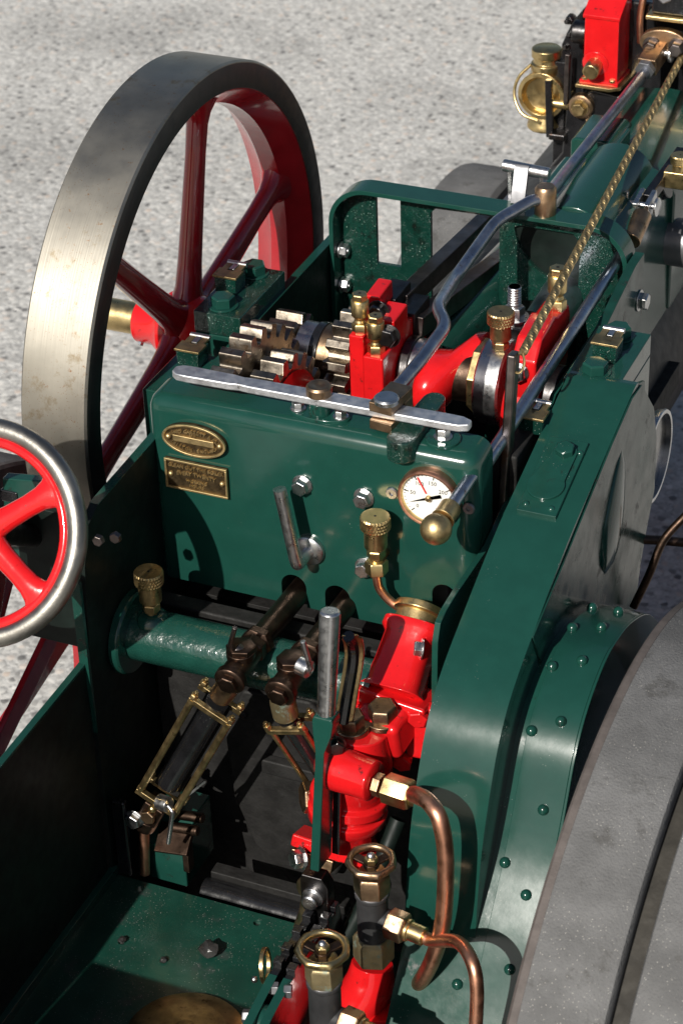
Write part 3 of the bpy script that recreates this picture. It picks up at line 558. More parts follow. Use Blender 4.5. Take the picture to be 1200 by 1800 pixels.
# ---- gear cover on the right
gp = smooth2([(-3.0,4.05),(-4.2,4.0),(-9,2.75),(-13.4,1.6),(-17.2,.55),(-20.7,-.75),(-24,-2.15),(-27,-3.5),(-29,-4.8),(-30.6,-6.6),(-32,-9.3),(-33.2,-12.3),(-33.9,-15.5),(-34.4,-19),(-34.9,-24)], 4)
bm = nb(); low = [(y*.62-2, z-9.5 if z > -8 else z) for y, z in gp]
bm = nb(); n = len(gp); inn = [(min(-3, y+7), z-7) for y, z in gp]; prism2(bm, gp+inn[::-1], 30.8, 35.5, n)
gc = fin('gear_cover', bm, 'green_clean', E, bev=.18, seg=3, ang=50, label='curved glossy green gear cover sweeping down beside the wheel')
bm = nb(); prism(bm, [(-2.9,3.9),(-9,2.6),(-17,.4),(-24,-2.3),(-28.6,-4.8),(-30.4,-6.8),(-30,-24),(-6,-24),(-2.5,-10),(-.5,-2),(-1.2,3.2)], 'x', 35.2, 35.46); fin('cover_side', bm, 'green_dull', gc, bev=.06)
os_ = [(q[1], q[2]) for q in ((35.55, -4.69, 3.76), (35.55, -2.46, 3.59), (35.55, 0.89, -0.02), (35.55, 2.09, -3.25), (35.55, 2.22, -7.62), (35.55, 0.84, -9.69), (35.55, -0.45, -12.32), (35.55, -1.61, -16.06), (35.55, -4.44, -17.67), (35.55, -21.45, -8.01), (35.55, -24.51, -2.30), (35.55, -20.55, -1.06), (35.55, -13.52, 1.23), (35.55, -9.08, 2.66))]
bm = nb(); prism(bm, os_, 'x', 35.47, 35.62); fin('outer_side', bm, 'green_dull', gc, bev=.05)
bm = nb(); d_ = (V((35.60, -6.65, 0.91))-V((35.60, -9.48, -7.40))); m_c = (V((35.60, -6.65, 0.91))+V((35.60, -9.48, -7.40)))/2; dn = d_.normalized(); tn = V(1,0,0).cross(dn); hl = d_.length/2; rings = []
for i in range(11):
    t = -1+2*i/10; w_r = max(.02, (1-t*t)**.5*(1-.35*t)); rings.append(ring(bm, m_c+dn*hl*t, tn, V(1,0,0), 1.9*w_r, 24, 0, .55*w_r))
for a, b in zip(rings, rings[1:]): bridge(bm, a, b)
bm.faces.new(rings[0][::-1]); bm.faces.new(rings[-1]); fin('side_bulge', bm, 'green_clean', gc, bev=0)
# lookout plate on the cover
def onp(y):
    for (a, b) in zip(gp, gp[1:]):
        if b[0] <= y <= a[0]: t = (y-a[0])/(b[0]-a[0]); return a[1]+(b[1]-a[1])*t
def slab(y0, y1, x0, x1, h0, h1, name, m, parent):
    bm = nb(); ya, yb = onp(y0), onp(y1); sl_ = (yb-ya)/(y1-y0); n2 = V(0,-sl_,1).normalized()
    P = [V(x,y,z) for x, y, z in ((x0,y0,ya),(x1,y0,ya),(x1,y1,yb),(x0,y1,yb))]; A = [bm.verts.new(p+n2*h0) for p in P]; B = [bm.verts.new(p+n2*h1) for p in P]; bridge(bm, A, B); bm.faces.new(A[::-1]); bm.faces.new(B); return fin(name, bm, m, parent, bev=.05), n2
pa, n2 = slab(-16.2, -9.6, 31.55, 34.2, -.05, .3, 'inspection_plate', 'green', E)
def oncov(x, y, h): return V(x, y, onp(y))+n2*h
bm = nb(); pts = []
ty = V(0,1,(onp(-10)-onp(-15))/5).normalized(); tx = V(1,0,0)
cc = oncov(32.75,-13.9,0); c1 = oncov(33.05,-10.9,0)
ring_ = [cc+(tx*math.cos(a)+ty*math.sin(a))*1.25 for a in [math.radians(q) for q in range(150,391,12)]]+[c1+(tx*math.cos(a)+ty*math.sin(a))*.8 for a in [math.radians(q) for q in range(0,181,15)]]
A = [bm.verts.new(q+n2*.2) for q in ring_]; B = [bm.verts.new(q+n2*.48) for q in ring_]; bridge(bm, A, B); bm.faces.new(A[::-1]); bm.faces.new(B); fin('swing_lid', bm, 'green', pa, bev=.04)
bolt(pa, c1+n2*.47, n2, 1.15, .5, 'green', washer=False)
for x, y in ((32.0,-15.6),(33.7,-15.6),(33.95,-10.6)):
    bm = nb(); sphere(bm, oncov(x,y,.2), .27, n=12); fin('rivet', bm, 'green', pa, bev=0)
bm = nb(); lathe(bm, oncov(33.0,-15.25,.2), n2, [(0,.14),(.02,.14)], 10); fin('oil_hole', bm, 'dark', pa, bev=0)
# ---- riveted wheel-side splasher
mp_ = smooth2([(-8,-12),(-12,-8),(-16,-5.9),(-19,-5.1),(-22,-5.0),(-25.3,-6.2),(-27.5,-8.2),(-29.2,-11.2),(-31.2,-14.5),(-34.2,-18.2),(-37,-22),(-41,-27),(-46,-33)], 4)
bm = nb(); strip(bm, mp_, 36.2, 39.3, -.12); sg = fin('splasher', bm, 'green_clean', E, bev=.03, label='narrow riveted green splasher inside the rear wheel')
mp2 = smooth2([(-8,-12.3),(-12,-8.3),(-16,-6.2),(-19,-5.4),(-22,-5.3),(-25.3,-6.5),(-27.5,-8.5),(-29.2,-11.5),(-31.2,-14.8),(-34.2,-18.5),(-37,-22.3),(-41,-27.3),(-46,-33.3)], 4)
bm = nb(); strip(bm, mp2, 31, 36.9, -.12); fin('inner_sheet', bm, 'green', sg, bev=.03)
bm = nb(); n = len(mp_); prism2(bm, mp_+[(y+9, z-12) for y, z in mp_][::-1], 39.3, 39.5, n); fin('side_sheet', bm, 'green_clean', sg, bev=.05)
def onm(y, P):
    for (a, b) in zip(P, P[1:]):
        if b[0] <= y <= a[0]: t = (y-a[0])/(b[0]-a[0]); return a[1]+(b[1]-a[1])*t
for x, ys, P in ((38.1, (-14.5,-18.3,-22.3,-26.3,-29.4,-32.4,-35.3,-38.4), mp_), (36.45, (-15,-19.2,-23.2,-27.0), mp_), (36.35, (-31.4,), mp_), (35.0, (-36.2,), mp2)):
    for y in ys:
        bm = nb(); sphere(bm, (x, y, onm(y, P)+.08), .36, sx=1, sy=1, sz=1, n=14); fin('rivet', bm, 'green', sg, bev=0)
# ---- rear wheels
def rear_wheel(x_in, s, label, bands):
    c = V(0,-28,-28.4); R = 27.6; X = lambda t: x_in+s*t; W = bands[-1][1]
    def ringx(name, prof, m, par, n=160, bev=0): bm = nb(); pipe_ring(bm, (x_in, c.y, c.z), (s,0,0), prof, n); return fin(name, bm, m, par, bev=bev, ang=30)
    w_ = ringx('rear_wheel', [(.4,24.5),(W-.4,24.5),(W-.4,23.9),(.4,23.9)], 'maroon', E); w_['label'] = label
    for a, b in bands:
        ringx('rubber_tread', [(a+.25,24.46),(a,24.6),(a,R-.35),(a+.12,R-.1),(a+.4,R),(b-.4,R),(b-.12,R-.1),(b,R-.35),(b,24.6),(b-.25,24.46)], 'rubber', w_)
    ringx('tread_lip', [(-.06,26.6),(-.06,27.4),(.12,27.62),(.55,27.63),(.55,27.3)], 'rubberedge', w_)
    if len(bands) > 1: ringx('tread_gap', [(5.25,24.6),(5.25,26.3),(6.45,26.3),(6.45,24.6)], 'gap', w_)
    bm = nb(); lathe(bm, (x_in,c.y,c.z), (s,0,0), [(-1,3),(0,3.6),(W*.6,3.6),(W,3.2),(W+2,2.6)], 40); fin('hub', bm, 'maroon', w_, bev=.1)
    for k in range(20):
        a = 2*math.pi*(k+.35)/20; d = V(0,math.cos(a),math.sin(a))
        bm = nb(); obox(bm, c+V(X(W*(.25 if k % 2 else .55)),0,0)+d*3.0, c+V(X(W*(.25 if k % 2 else .75)),0,0)+d*24.1, 1.9, .5, (1,0,0)); fin('spoke', bm, 'maroon', w_, bev=.05)
    return w_
rw = rear_wheel(42.5, 1, 'right rear wheel with dusty grey rubber treads', ((0, 5.3), (6.4, 12.2)))
bm = nb(); lathe(bm, (41.4,-28,-28.4), (1,0,0), [(0,3),(0,19.6),(.1,20.2),(.4,20.2),(.5,23.2),(1.0,23.2),(1.0,3)], 120); fin('gap_dark_disc', bm, 'black', rw, bev=.05)  # black disc added to keep the gap between splasher and tyre dark
rear_wheel(-5.5, -1, 'left rear wheel glimpsed beyond the steering wheel', ((0, 5.3),))
# front wheel
def front_wheel(x_in, s, label):
    c = V(0,62,-36); R = 20
    def ringx(name, prof, m, par, n=96): bm = nb(); pipe_ring(bm, (x_in, c.y, c.z), (s,0,0), prof, n); return fin(name, bm, m, par, bev=0, ang=30)
    w_ = ringx('front_wheel', [(.3,17.4),(.3,16.9),(6.2,16.9),(6.2,17.4)], 'maroon', E); w_['label'] = label
    ringx('rubber_tread', [(0,17.4),(0,19.4),(.4,19.9),(.8,20),(5.7,20),(6.1,19.9),(6.5,19.4),(6.5,17.4)], 'rubber', w_)
    bm = nb(); lathe(bm, (x_in,c.y,c.z), (s,0,0), [(-1,2),(0,2.6),(6,2.6),(8,2)], 32); fin('hub', bm, 'maroon', w_, bev=.1)
    for k in range(12):
        a = 2*math.pi*k/12; d = V(0,math.cos(a),math.sin(a)); bm = nb(); obox(bm, c+V(x_in+s*3,0,0)+d*2.4, c+V(x_in+s*(1.6 if k % 2 else 4.8),0,0)+d*17.1, 1.5, .5, (1,0,0)); fin('spoke', bm, 'maroon', w_, bev=.05)
front_wheel(2.6, -1, 'left front wheel with grey rubber tyre'); front_wheel(34.4, 1, 'right front wheel in the shade')
# ---- boiler and trunk cover
bm = nb(); cyl(bm, (18.5,13.6,-14.5), (18.5,95,-14.5), 11.2, n=96); fin('boiler', bm, 'matteblack', E, bev=0)
bm = nb(); prism(bm, [(20.3,-6),(20.3,5.2),(20.9,6.0),(22.5,6.1)]+arc(25.3,4.9,2.9,155,25,14)+[(28.3,6.0),(29.3,5.2),(29.6,-6)], 'y', 13.5, 25.5); tk = fin('trunk_cover', bm, 'green_clean', E, bev=.12, seg=3)
bm = nb(); prism(bm, [(20.0,-6),(20.0,4.0),(20.7,5.0),(24.5,5.4),(29.0,5.0),(29.8,4.0),(29.8,-6)], 'y', 25.5, 42.5); fin('trunk_front', bm, 'green_clean', tk, bev=.25, seg=3)
bm = nb(); box(bm, (24.2,25.5,5.0), (24.6,30.5,6.8)); fin('web', bm, 'green_clean', tk, bev=.15)
bm = nb(); prism(bm, [(20.1,3),(20.1,5.7),(20.5,6.0),(23.2,6.0),(23.6,5.6),(23.6,3)], 'y', 29, 34); fin('pad', bm, 'green_clean', tk, bev=.2, seg=3)
bm = nb(); lathe(bm, (23.48, 29.74, 5.35), (0,0,1), [(-.2,.62),(.06,.62),(.08,.4)], 20); fin('oil_hole', bm, 'dark', tk, bev=0)
bm = nb(); box(bm, (20.4,13.38,-8), (29.5,13.48,5.9)); fin('trunk_end', bm, 'shadegreen', tk, bev=0)
# steel bearing bracket with roller on the guard
a = V((19.65, 14.40, 9.89)); b = V((23.22, 14.40, 9.72)); bm = nb(); cyl(bm, a, b, .46, n=28); rb = fin('roller_bracket', bm, 'steel', E, bev=.05)
for q in (a+V(.6,0,0), b-V(.5,0,0)):
    bm = nb(); obox(bm, (q.x,14.6,7.2), (q.x,14.4,q.z), .3, .8, (0,1,0)); fin('standard', bm, 'steel', rb, bev=.04)
bm = nb(); m1 = (a+b)/2; prism(bm, [(13.15,7.6),(13.0,7.6),(13.85,m1.z+.3),(14.1,m1.z+.5),(14.2,m1.z+.4)], 'x', m1.x-.75, m1.x+.35); fin('strap', bm, 'grey', rb, bev=.04)
bm = nb(); box(bm, (a.x+.2,13.6,7.0), (b.x,15.2,7.4)); fin('foot', bm, 'grey', rb, bev=.04)
# ---- green guide and inner motion
bm = nb(); cyl(bm, (17.4,4,-1.6), (19.2,30,-1.6), 2.2, n=36); fin('valve_guide', bm, 'green', E, bev=0)
bm = nb(); cyl(bm, (25.0,4.0,.2), (24.6,30,1.5), 1.6, n=36); fin('piston_rod_guide', bm, 'bluesteel', E, bev=.05)
bm = nb(); prism(bm, [(8,-12),(8,-4),(16,-1),(22,-4),(22,-12)], 'x', 20.6, 22.0); fin('motion_frame', bm, 'green', E, bev=.1)
for x, y, z, s in ((20.2,15.5,1.4,1.6),(20.6,15.5,.2,1.2)):
    bm = nb(); box(bm, (x-s/2,y-1,z-1), (x+s,y+1.2,z+.8)); fin('valve_spindle_block', bm, 'darksteel', E, bev=.1)
# ---- cylinder block, lubricator, lamp at the far end
bm = nb(); prism(bm, [(14.6,-4),(14.4,6.2),(15.6,9.6),(18.5,10.6),(30.5,10.6),(30.5,-4)], 'y', 47.2, 62); cb = fin('cylinder_block', bm, 'black', E, bev=.3, seg=3, label='black cylinder block studded with nuts')
bm = nb(); box(bm, (21.6,45.6,10.35), (31,49,14.2)); fin('valve_chest', bm, 'black', cb, bev=.2, seg=3)
bm = nb(); box(bm, (21.2,45.1,9.95), (31.3,49.5,10.35)); fin('brass_beading', bm, 'brass', cb, bev=.12)
for q in ((22.61, 46.00, 11.32),): bolt(cb, (q[0],46.4,11.9), (0,-1,.2), 1.3, .7, 'grey')
for px in ((13.24, 47.00, 6.31), (12.88, 47.00, 3.66), (14.64, 47.00, 7.53), (14.41, 47.00, 8.63)): bolt(cb, (max(14.3,px[0]),46.6,px[2]), (-.3,-1,0), .7, .5, 'darksteel', stud=.5)
ec = [(q[0], q[2]) for q in ((13.67, 46.00, 6.44), (14.54, 46.00, 8.50), (15.51, 46.00, 9.84), (15.85, 46.00, -1.79), (14.82, 46.00, -2.16), (13.77, 46.00, -1.88))]
bm = nb(); prism(bm, ec, 'y', 46.0, 47.3); fin('end_cover', bm, 'black', cb, bev=.12)
bm = nb(); box(bm, (13.2,45.6,-5.2), (14.2,47.2,5.0)); fin('lamp_post', bm, 'black', cb, bev=.1)
c = V((23.08, 44.40, 8.28)); bm = nb(); k = 40
prism(bm, [(c.x+2.1*math.cos(t)*(1 if abs(math.cos(t)) > .2 else 1), c.z+1.25*math.sin(t)) for t in [2*math.pi*i/k for i in range(k)]], 'y', 44.4, 45.2); gl = fin('gland_flange', bm, 'bronze', E, bev=.12)
for px in ((22.11, 44.40, 8.06), (24.31, 44.40, 8.19)): bolt(gl, px, (0,-1,0), 1.1, .8, 'barsteel')
a = V((22.43, 42.00, 7.12)); b = V((22.77, 46.00, 8.14)); d = (b-a).normalized(); bm = nb(); obox(bm, a, b, 1.55, 1.5); ck = fin('fork_end', bm, 'bronze', E, bev=.08)
bm = nb(); hexa(bm, a-d*.6, d, 1.5, .6); fin('lock_nut', bm, 'grey', ck, bev=.05)
bm = nb(); q = a+d*2.2; lathe(bm, q+V(.6,0,0), (1,0,0), [(0,.3),(.5,.3),(.55,.75),(.75,.75),(.85,.6)], 24); fin('pin', bm, 'steel', ck, bev=.04)
# lubricator
b0 = V((16.12, 44.00, 4.40)); b1 = V((19.31, 44.00, 4.27)); t0 = V((16.05, 44.00, 10.09)); zb, zt = b0.z-.1, t0.z+.1
bm = nb(); box(bm, (b0.x+.2,44,zb), (b1.x,47.2,zt)); lu = fin('lubricator', bm, 'red', E, bev=.08, label='bright red lubricator box with brass drive cap')
bm = nb(); box(bm, (b0.x-.05,43.75,zb-.15), (b1.x+.15,47.4,zb+.18)); fin('foot', bm, 'red', lu, bev=.05)
bm = nb(); prism(bm, [(b0.x-.3,43.4),(b1.x-.4,43.3),(b1.x+.4,43.9),(b1.x+.6,47.6),(b0.x-.3,47.6)], 'z', zb-.45, zb-.15); fin('mounting_plate', bm, 'oldbrass', lu, bev=.05)
bm = nb(); prism(bm, [(43.9,zt-.25),(43.85,zt+.05),(46.9,zt+1.7),(47.4,zt-.25)], 'x', b0.x+.05, b1.x+.1); fin('lid', bm, 'red', lu, bev=.06)
q = V((17.37, 43.60, 5.60)); bm = nb(); lathe(bm, (q.x,44.05,q.z+.35), (0,-1,-.12), [(0,1.15),(.12,1.15),(.2,.8)], 28); fin('boss', bm, 'red', lu, bev=.05)
bm = nb(); lathe(bm, (q.x,43.95,q.z+.3), (0,-1,-.12), [(0,.7),(1.35,.7),(1.45,.62)], 28); fin('drive_cap', bm, 'brass', lu, bev=.05)
for x in (b0.x+.4, b1.x-.4): bolt(lu, (x,43.95,zb+.18), (0,0,1), .5, .25, 'brass', washer=False)
bm = nb(); cyl(bm, (b0.x-1.0,45,zb+3.9), (b0.x+.2,45,zb+3.9), 1.0, n=30); fin('ratchet_wheel', bm, 'darksteel', lu, bev=.1)
bm = nb(); tube(bm, catmull([(b1.x+1.2,46.5,zb+3), (b1.x+1.1,46.5,zb+5.5), (b1.x+1.5,46.8,zb+8.5)], 8), .3, 12); fin('oil_pipe', bm, 'copper', lu, bev=0)
bm = nb(); obox(bm, (14.75, 44.60, 6.25), (14.67, 44.60, 1.66), .5, .4); fin('ratchet_arm', bm, 'barsteel', lu, bev=.05)
q = V((16.09, 44.00, 1.74)); bm = nb(); lathe(bm, q+V(0,1,0), (0,-1,0), [(0,1.1),(.8,1.1),(.9,.9)], 28); br_ = fin('bearing_end', bm, 'bronze', E, bev=.08); bolt(br_, q+V(0,.1,0), (0,-1,0), 1.1, .6, 'oldbrass')
bm = nb(); obox(bm, q+V(.6,1.2,-.6), (17.01, 44.50, -0.03), .9, .5); fin('bracket_leg', bm, 'bronze', br_, bev=.08)
bm = nb(); prism(bm, [(12.8,-5.3),(19.5,-5.3),(20.4,-1),(20.2,2.8),(17,3.2),(14.6,1.5),(14.3,-3)], 'y', 44.8, 47.4); fin('cylinder_skirt', bm, 'black', cb, bev=.2)
# ---- lamp
LM = bpy.data.objects.new('lamp', None); col.objects.link(LM); LM['label'] = 'small round polished brass lamp hung beside the cylinder block'; LM['category'] = 'lamp'
lt = V((12.58, 46.20, 6.02)); lbm = V((12.01, 46.20, -1.47)); LM.location = CM((lt.x, 46.2, lbm.z)); ORG[LM.name] = LM.location.copy()
H = lt.z-lbm.z; x = (lt.x+lbm.x)/2
bm = nb(); lathe(bm, (x,46.2,lbm.z), (0,0,1), [(0,1.5),(.15,1.6),(.5,1.55),(1.2,1.15),(1.8,1.1),(2.0,1.3)], 40); fin('base', bm, 'brass', LM, bev=.04)
bm = nb(); lathe(bm, (x,47.6,lbm.z+3.4), (0,-1,0), [(0,1.9),(.5,2.05),(2.4,2.05),(2.6,2.15),(2.75,2.1),(2.8,1.75),(2.2,1.5),(1.9,.2)], 48); fin('body', bm, 'brass', LM, bev=.03)
bm = nb(); lathe(bm, (x,46.2,lt.z-2.4), (0,0,1), [(0,1.2),(.3,1.35),(.9,1.35),(1.0,1.15),(1.4,1.1),(1.5,1.3),(2.2,1.3),(2.3,1.15)], 40); fin('chimney', bm, 'brass', LM, bev=.04)
bm = nb(); tube(bm, catmull([(x-1.2,45.6,lt.z-1.6),(x-2.2,45.2,lt.z-2.8),(x-2.4,44.8,lt.z-4.3),(x-1.5,44.2,lt.z-5.6),(x,44,lt.z-6)], 8), .14, 10); fin('guard_wire', bm, 'brass', LM, bev=0)
q = V((14.07, 45.00, 1.41)); bm = nb(); cyl(bm, q-V(1.2,0,0), q+V(.8,0,0), .42, n=20); fin('spigot', bm, 'brass', LM, bev=.05)
bm = nb(); obox(bm, (13.07, 44.60, 3.69), (13.29, 44.60, -1.58), .5, .6); fin('lamp_bracket', bm, 'black', E, bev=.06)
bm = nb(); box(bm, (13.29, 44.00, -1.65), V((14.81, 46.00, -1.84))+V(0,1,.8)); fin('lamp_bracket', bm, 'darksteel', E, bev=.15)
# ---- right-hand linkage and cup beyond the guard
q = V((28.94, 18.50, 5.73)); bm = nb(); obox(bm, q+V(-.35,0,0), q+V(-.35,2.2,.3), .4, 1.3); obox(bm, q+V(.55,0,0), q+V(.55,2.2,.3), .4, 1.3); lk = fin('fork_joint', bm, 'steel', E, bev=.06)
bm = nb(); lathe(bm, q+V(-1.6,.8,.2), (1,0,0), [(0,.22),(2.6,.22),(2.62,.7),(2.8,.75),(2.95,.5)], 24); fin('pin', bm, 'steel', lk, bev=.04)
bm = nb(); cyl(bm, q+V(-1.2,.8,-.6), q+V(-1.2,.8,1.1), .14, n=10); fin('split_pin', bm, 'steel', lk, bev=0)
bm = nb(); obox(bm, q+V(.1,1.6,.2), q+V(.6,9,1.0), .7, 1.0); fin('link_bar', bm, 'darksteel', lk, bev=.08)
bm = nb(); box(bm, V((29.41, 23.00, 5.75)), V((31.24, 23.00, 6.61))+V(0,1.4,.5)); cp = fin('cup_bracket', bm, 'brass', E, bev=.1)
c = V((30.52, 23.60, 6.04)); knurl_cup(c+V(0,0,.1), .72, 'brass', body=.9)
bm = nb(); cyl(bm, (28.57, 24.00, 4.93), (29.54, 24.00, 5.42), .9, n=24); fin('gland', bm, 'black', E, bev=.1)
q = V((29.83, 26.00, -0.17)); bm = nb(); cyl(bm, q-V(1.4,0,0), q+V(3,0,0), 1.9, n=40); fin('drum', bm, 'grey', E, bev=.2)
bm = nb(); pipe_ring(bm, V((34.20, 5.65, -7.04)), (1,0,0), [(0,3.4),(.5,3.55),(.7,3.5),(.7,3.2),(0,3.2)], 56); pu = fin('pulley', bm, 'steel', E, bev=.04)
bm = nb(); c = V((34.20, 5.65, -7.04)); cyl(bm, c+V(.1,0,0), c+V(.3,0,0), 3.3, n=56); fin('pulley_face', bm, 'black', pu, bev=0)
bm = nb(); tube(bm, catmull([(35.09, 0.00, -10.64), (36.58, 1.00, -11.02), (38.63, 2.00, -11.42)], 6), .35, 10); fin('copper_pipe', bm, 'darkbronze', E, bev=0)
bm = nb(); tube(bm, catmull([(36.18, -4.00, -13.69), (36.94, -3.00, -11.31), (37.57, -2.00, -8.89), (38.83, -1.00, -7.06)], 6), .3, 10); fin('copper_pipe', bm, 'darkbronze', E, bev=0)
# ---- water gauges
def gauge(px_, zp, bodyp, ta, tb_, len_glass=True):
    bm = nb(); cyl(bm, (px_-.15,-16.5,zp-.75), (px_,-25.6,zp), .8, n=32); gz = fin('water_gauge', bm, 'darkbronze', E, bev=.04)
    bm = nb(); hexa(bm, (px_,-24.4,zp), (0,-1,0), 1.95, .7, .2); hexa(bm, (px_,-25.2,zp), (0,-1,0), 1.75, .8, .5); fin('union_nut', bm, 'darkbronze', gz, bev=.05)
    bm = nb(); cyl(bm, (px_,-25.8,zp), (px_,-29.0,zp), .85, n=32); lathe(bm, (px_,-27.2,zp+.5), (0,0,1), [(0,.95),(.5,.95)], 28); fin('cock_body', bm, 'darkbronze', gz, bev=.08)
    bm = nb(); hexa(bm, (px_,-27.1,zp+.85), (0,0,1), 1.75, .55, .2); lathe(bm, (px_,-28.6,zp-.1), (0,-1,-.15), [(0,1.05),(.5,1.05),(.6,.9)], 24); hexa(bm, (px_,-29.1,zp-.15), (0,-1,-.15), 1.2, .5, .2); fin('cock_plug', bm, 'darkbronze', gz, bev=.05)
    return gz
g1 = gauge(16.8, -7.4, None, None, None)
d0 = V(15.7,-28.3,-9.6); d1 = V(10.6,-28.0,-19.6); dr = (d1-d0).normalized(); sx = V(0,1,0).cross(dr).normalized()
bm = nb(); tube(bm, [V(16.7,-28.4,-7.6), V(16.3,-28.4,-8.6), d0], .8, 20); fin('gland', bm, 'bronze', g1, bev=.06)
def clamp(p, par, w=1.65):
    bm = nb()
    for sy in (-.75, .75): obox(bm, p-sx*w+V(0,sy,0), p+sx*w+V(0,sy,0), .42, .42, dr)
    fin('clamp_plate', bm, 'oldbrass', par, bev=.04)
    for s in (-1, 1):
        for sy in (-.75, .75): bolt(par, p+sx*s*w*.86+V(0,sy,0)-dr*.2, -dr, .5, .4, 'oldbrass', washer=False, stud=.25)
clamp(d0+dr*1.0, g1); clamp(d1+dr*.3, g1)
for s in (-1, 1):
    bm = nb(); cyl(bm, d0+dr*.9+sx*s*1.4+V(0,-.75,0), d1+dr*.4+sx*s*1.4+V(0,-.75,0), .25, n=14); fin('tie_rod', bm, 'oldbrass', g1, bev=0)
bm = nb(); cyl(bm, d0+dr*.6, d1-dr*1.2, .78, n=24); fin('gauge_glass', bm, 'black', g1, bev=0)
bm = nb(); obox(bm, d0+dr*.9+V(0,.55,0), d1+dr*.1+V(0,.55,0), 1.9, .3, (0,1,0)); fin('backing_plate', bm, 'soot', g1, bev=.04)
l0 = d1+dr*1.0; l1 = d1+dr*4.0
bm = nb(); obox(bm, l0, l0+dr*1.9, 1.5, 1.4, (0,1,0)); cyl(bm, l0+dr*1.9, l1, .8, n=24); fin('lower_cock', bm, 'darkbronze', g1, bev=.12)
bolt(g1, l0+dr*.9+V(0,-.7,0), (0,-1,.1), .95, .45, 'bronze', washer=False); 
bm = nb(); sphere(bm, l0+dr*.2+V(0,-.75,.1), .3, n=12); fin('drain_knob', bm, 'brass', g1, bev=0)
q = V((11.36, -29.00, -19.96)); bm = nb(); lathe(bm, q+V(-.9,.5,0), (1,-.2,.1), [(0,.55),(.9,.55),(1.0,.35)], 18); tube(bm, rounded([q+V(.1,0,.3), q+V(.55,-.2,.1), (11.38, -29.30, -22.76)], .5, 5), .17, 12); fin('drain_lever', bm, 'steel', g1, bev=.03)
bm = nb(); tube(bm, [l1, V((8.89, -28.20, -23.84)), V((8.76, -28.40, -27.13))], .36, 14); fin('drain_pipe', bm, 'copper', g1, bev=0)
bm = nb(); box(bm, (6.9,-29.0,-27.3), (8.0,-28.4,-20.6)); fin('gauge_bracket', bm, 'black', E, bev=.2)
bolt(E, (8.55, -28.60, -21.97), (0,-1,0), 1.0, .5)
q = V((16.47, -27.60, -6.15)); bm = nb(); lathe(bm, q+V(.6,.2,-.4), (-1,0,.6), [(0,.5),(.6,.5),(.7,.3)], 14); tube(bm, [q+V(0,0,-.2), V((16.40, -27.90, -5.64)), V((16.91, -28.00, -4.00))], .17, 10); fin('cock_lever', bm, 'barsteel', g1, bev=.03)
bm = nb(); obox(bm, (12.24, -27.60, -19.60), (13.63, -27.40, -18.04), .15, .15); fin('link_wire', bm, 'steel', g1, bev=0)
g2 = gauge(20.35, -7.4, None, None, None)
d0 = V(20.2,-28.3,-9.7); d1 = V(22.1,-26.0,-16.5); dr = (d1-d0).normalized(); sx = V(0,1,0).cross(dr).normalized()
bm = nb(); tube(bm, [V(20.3,-28.4,-7.6), V(20.2,-28.4,-8.8), d0+dr*.3], .85, 20); fin('gland', bm, 'verdigris', g2, bev=.1)
clamp(d0+dr*1.2, g2, 1.45)
for s in (-1, 1):
    bm = nb(); cyl(bm, d0+dr*1.0+sx*s*1.2+V(0,-.7,0), d1+sx*s*1.2+V(0,-.7,0), .2, n=14); fin('tie_rod', bm, 'oldbrass', g2, bev=0)
bm = nb(); cyl(bm, d0+dr*.6, d1, .7, n=24); fin('gauge_glass', bm, 'black', g2, bev=0)
q = V((21.88, -28.00, -6.05)); bm = nb(); lathe(bm, q+V(-.7,.2,.1), (1,-.2,-.1), [(0,.6),(.8,.6),(.9,.4)], 18); tube(bm, [q+V(.1,0,-.1), V((22.36, -28.60, -5.36)), V((21.95, -28.70, -3.27))], .19, 12); fin('cock_lever', bm, 'steel', g2, bev=.03)
# damper box with bronze hinge
DB = V(-2.2, -.2, -.6)
bm = nb(); prism(bm, [(-27.6,-28.2),(-27.6,-25.0),(-25.6,-23.2),(-23.2,-23.2),(-23.2,-28.2)], 'x', 8.6, 11.6); db = fin('damper_box', bm, 'green', E, bev=.12)
bm = nb(); obox(bm, (9.4,-27.2,-24.5), (12.0,-27.2,-24.1), 2.2, .35, (0,-1,1.4)); fin('hinge_plate', bm, 'darkbronze', db, bev=.08)
for s in (0, 1.1):
    bm = nb(); cyl(bm, (10.2,-26.8+s*.8,-23.7+s*.4), (12.4,-26.8+s*.8,-23.4+s*.4), .36, n=18); fin('hinge_knuckle', bm, 'darkbronze', db, bev=.1)
bm = nb(); box(bm, (11.5,-27.8,-26.6), (12.0,-27.0,-24.4)); fin('strap', bm, 'darkbronze', db, bev=.08)
# ---- red feed valve and pump
T = V((26.23, -20.20, -6.42)); F1 = V((26.14, -24.40, -9.48)); ax = (F1-T).normalized()
bm = nb(); lathe(bm, T-ax*1.0, ax, [(0,1.75),(.5,1.78),(.6,1.6)], 44); fvt = fin('gland_ring', bm, 'brass', E, bev=.06)
bm = nb(); lathe(bm, T-ax*.5, ax, [(0,1.5),(.9,1.5)], 36); fin('packing', bm, 'oldbrass', fvt, bev=.05)
bm = nb(); k = 32; rs = []
for tt, ry, rz in ((.3,2.0,1.75),(.9,2.05,1.8),(1.3,1.7,1.6),(3.2,1.75,1.65),(4.8,1.95,1.75),((F1-T).length,2.3,1.9)):
    c = T+ax*tt; s = V(1,0,0); t = ax.cross(s).normalized(); s = t.cross(ax); rs.append([bm.verts.new(c+s*ry*(abs(math.cos(2*math.pi*i/k))**.6)*math.copysign(1, math.cos(2*math.pi*i/k))+t*rz*(abs(math.sin(2*math.pi*i/k))**.6)*math.copysign(1, math.sin(2*math.pi*i/k))) for i in range(k)])
for a, b in zip(rs, rs[1:]): bridge(bm, a, b)
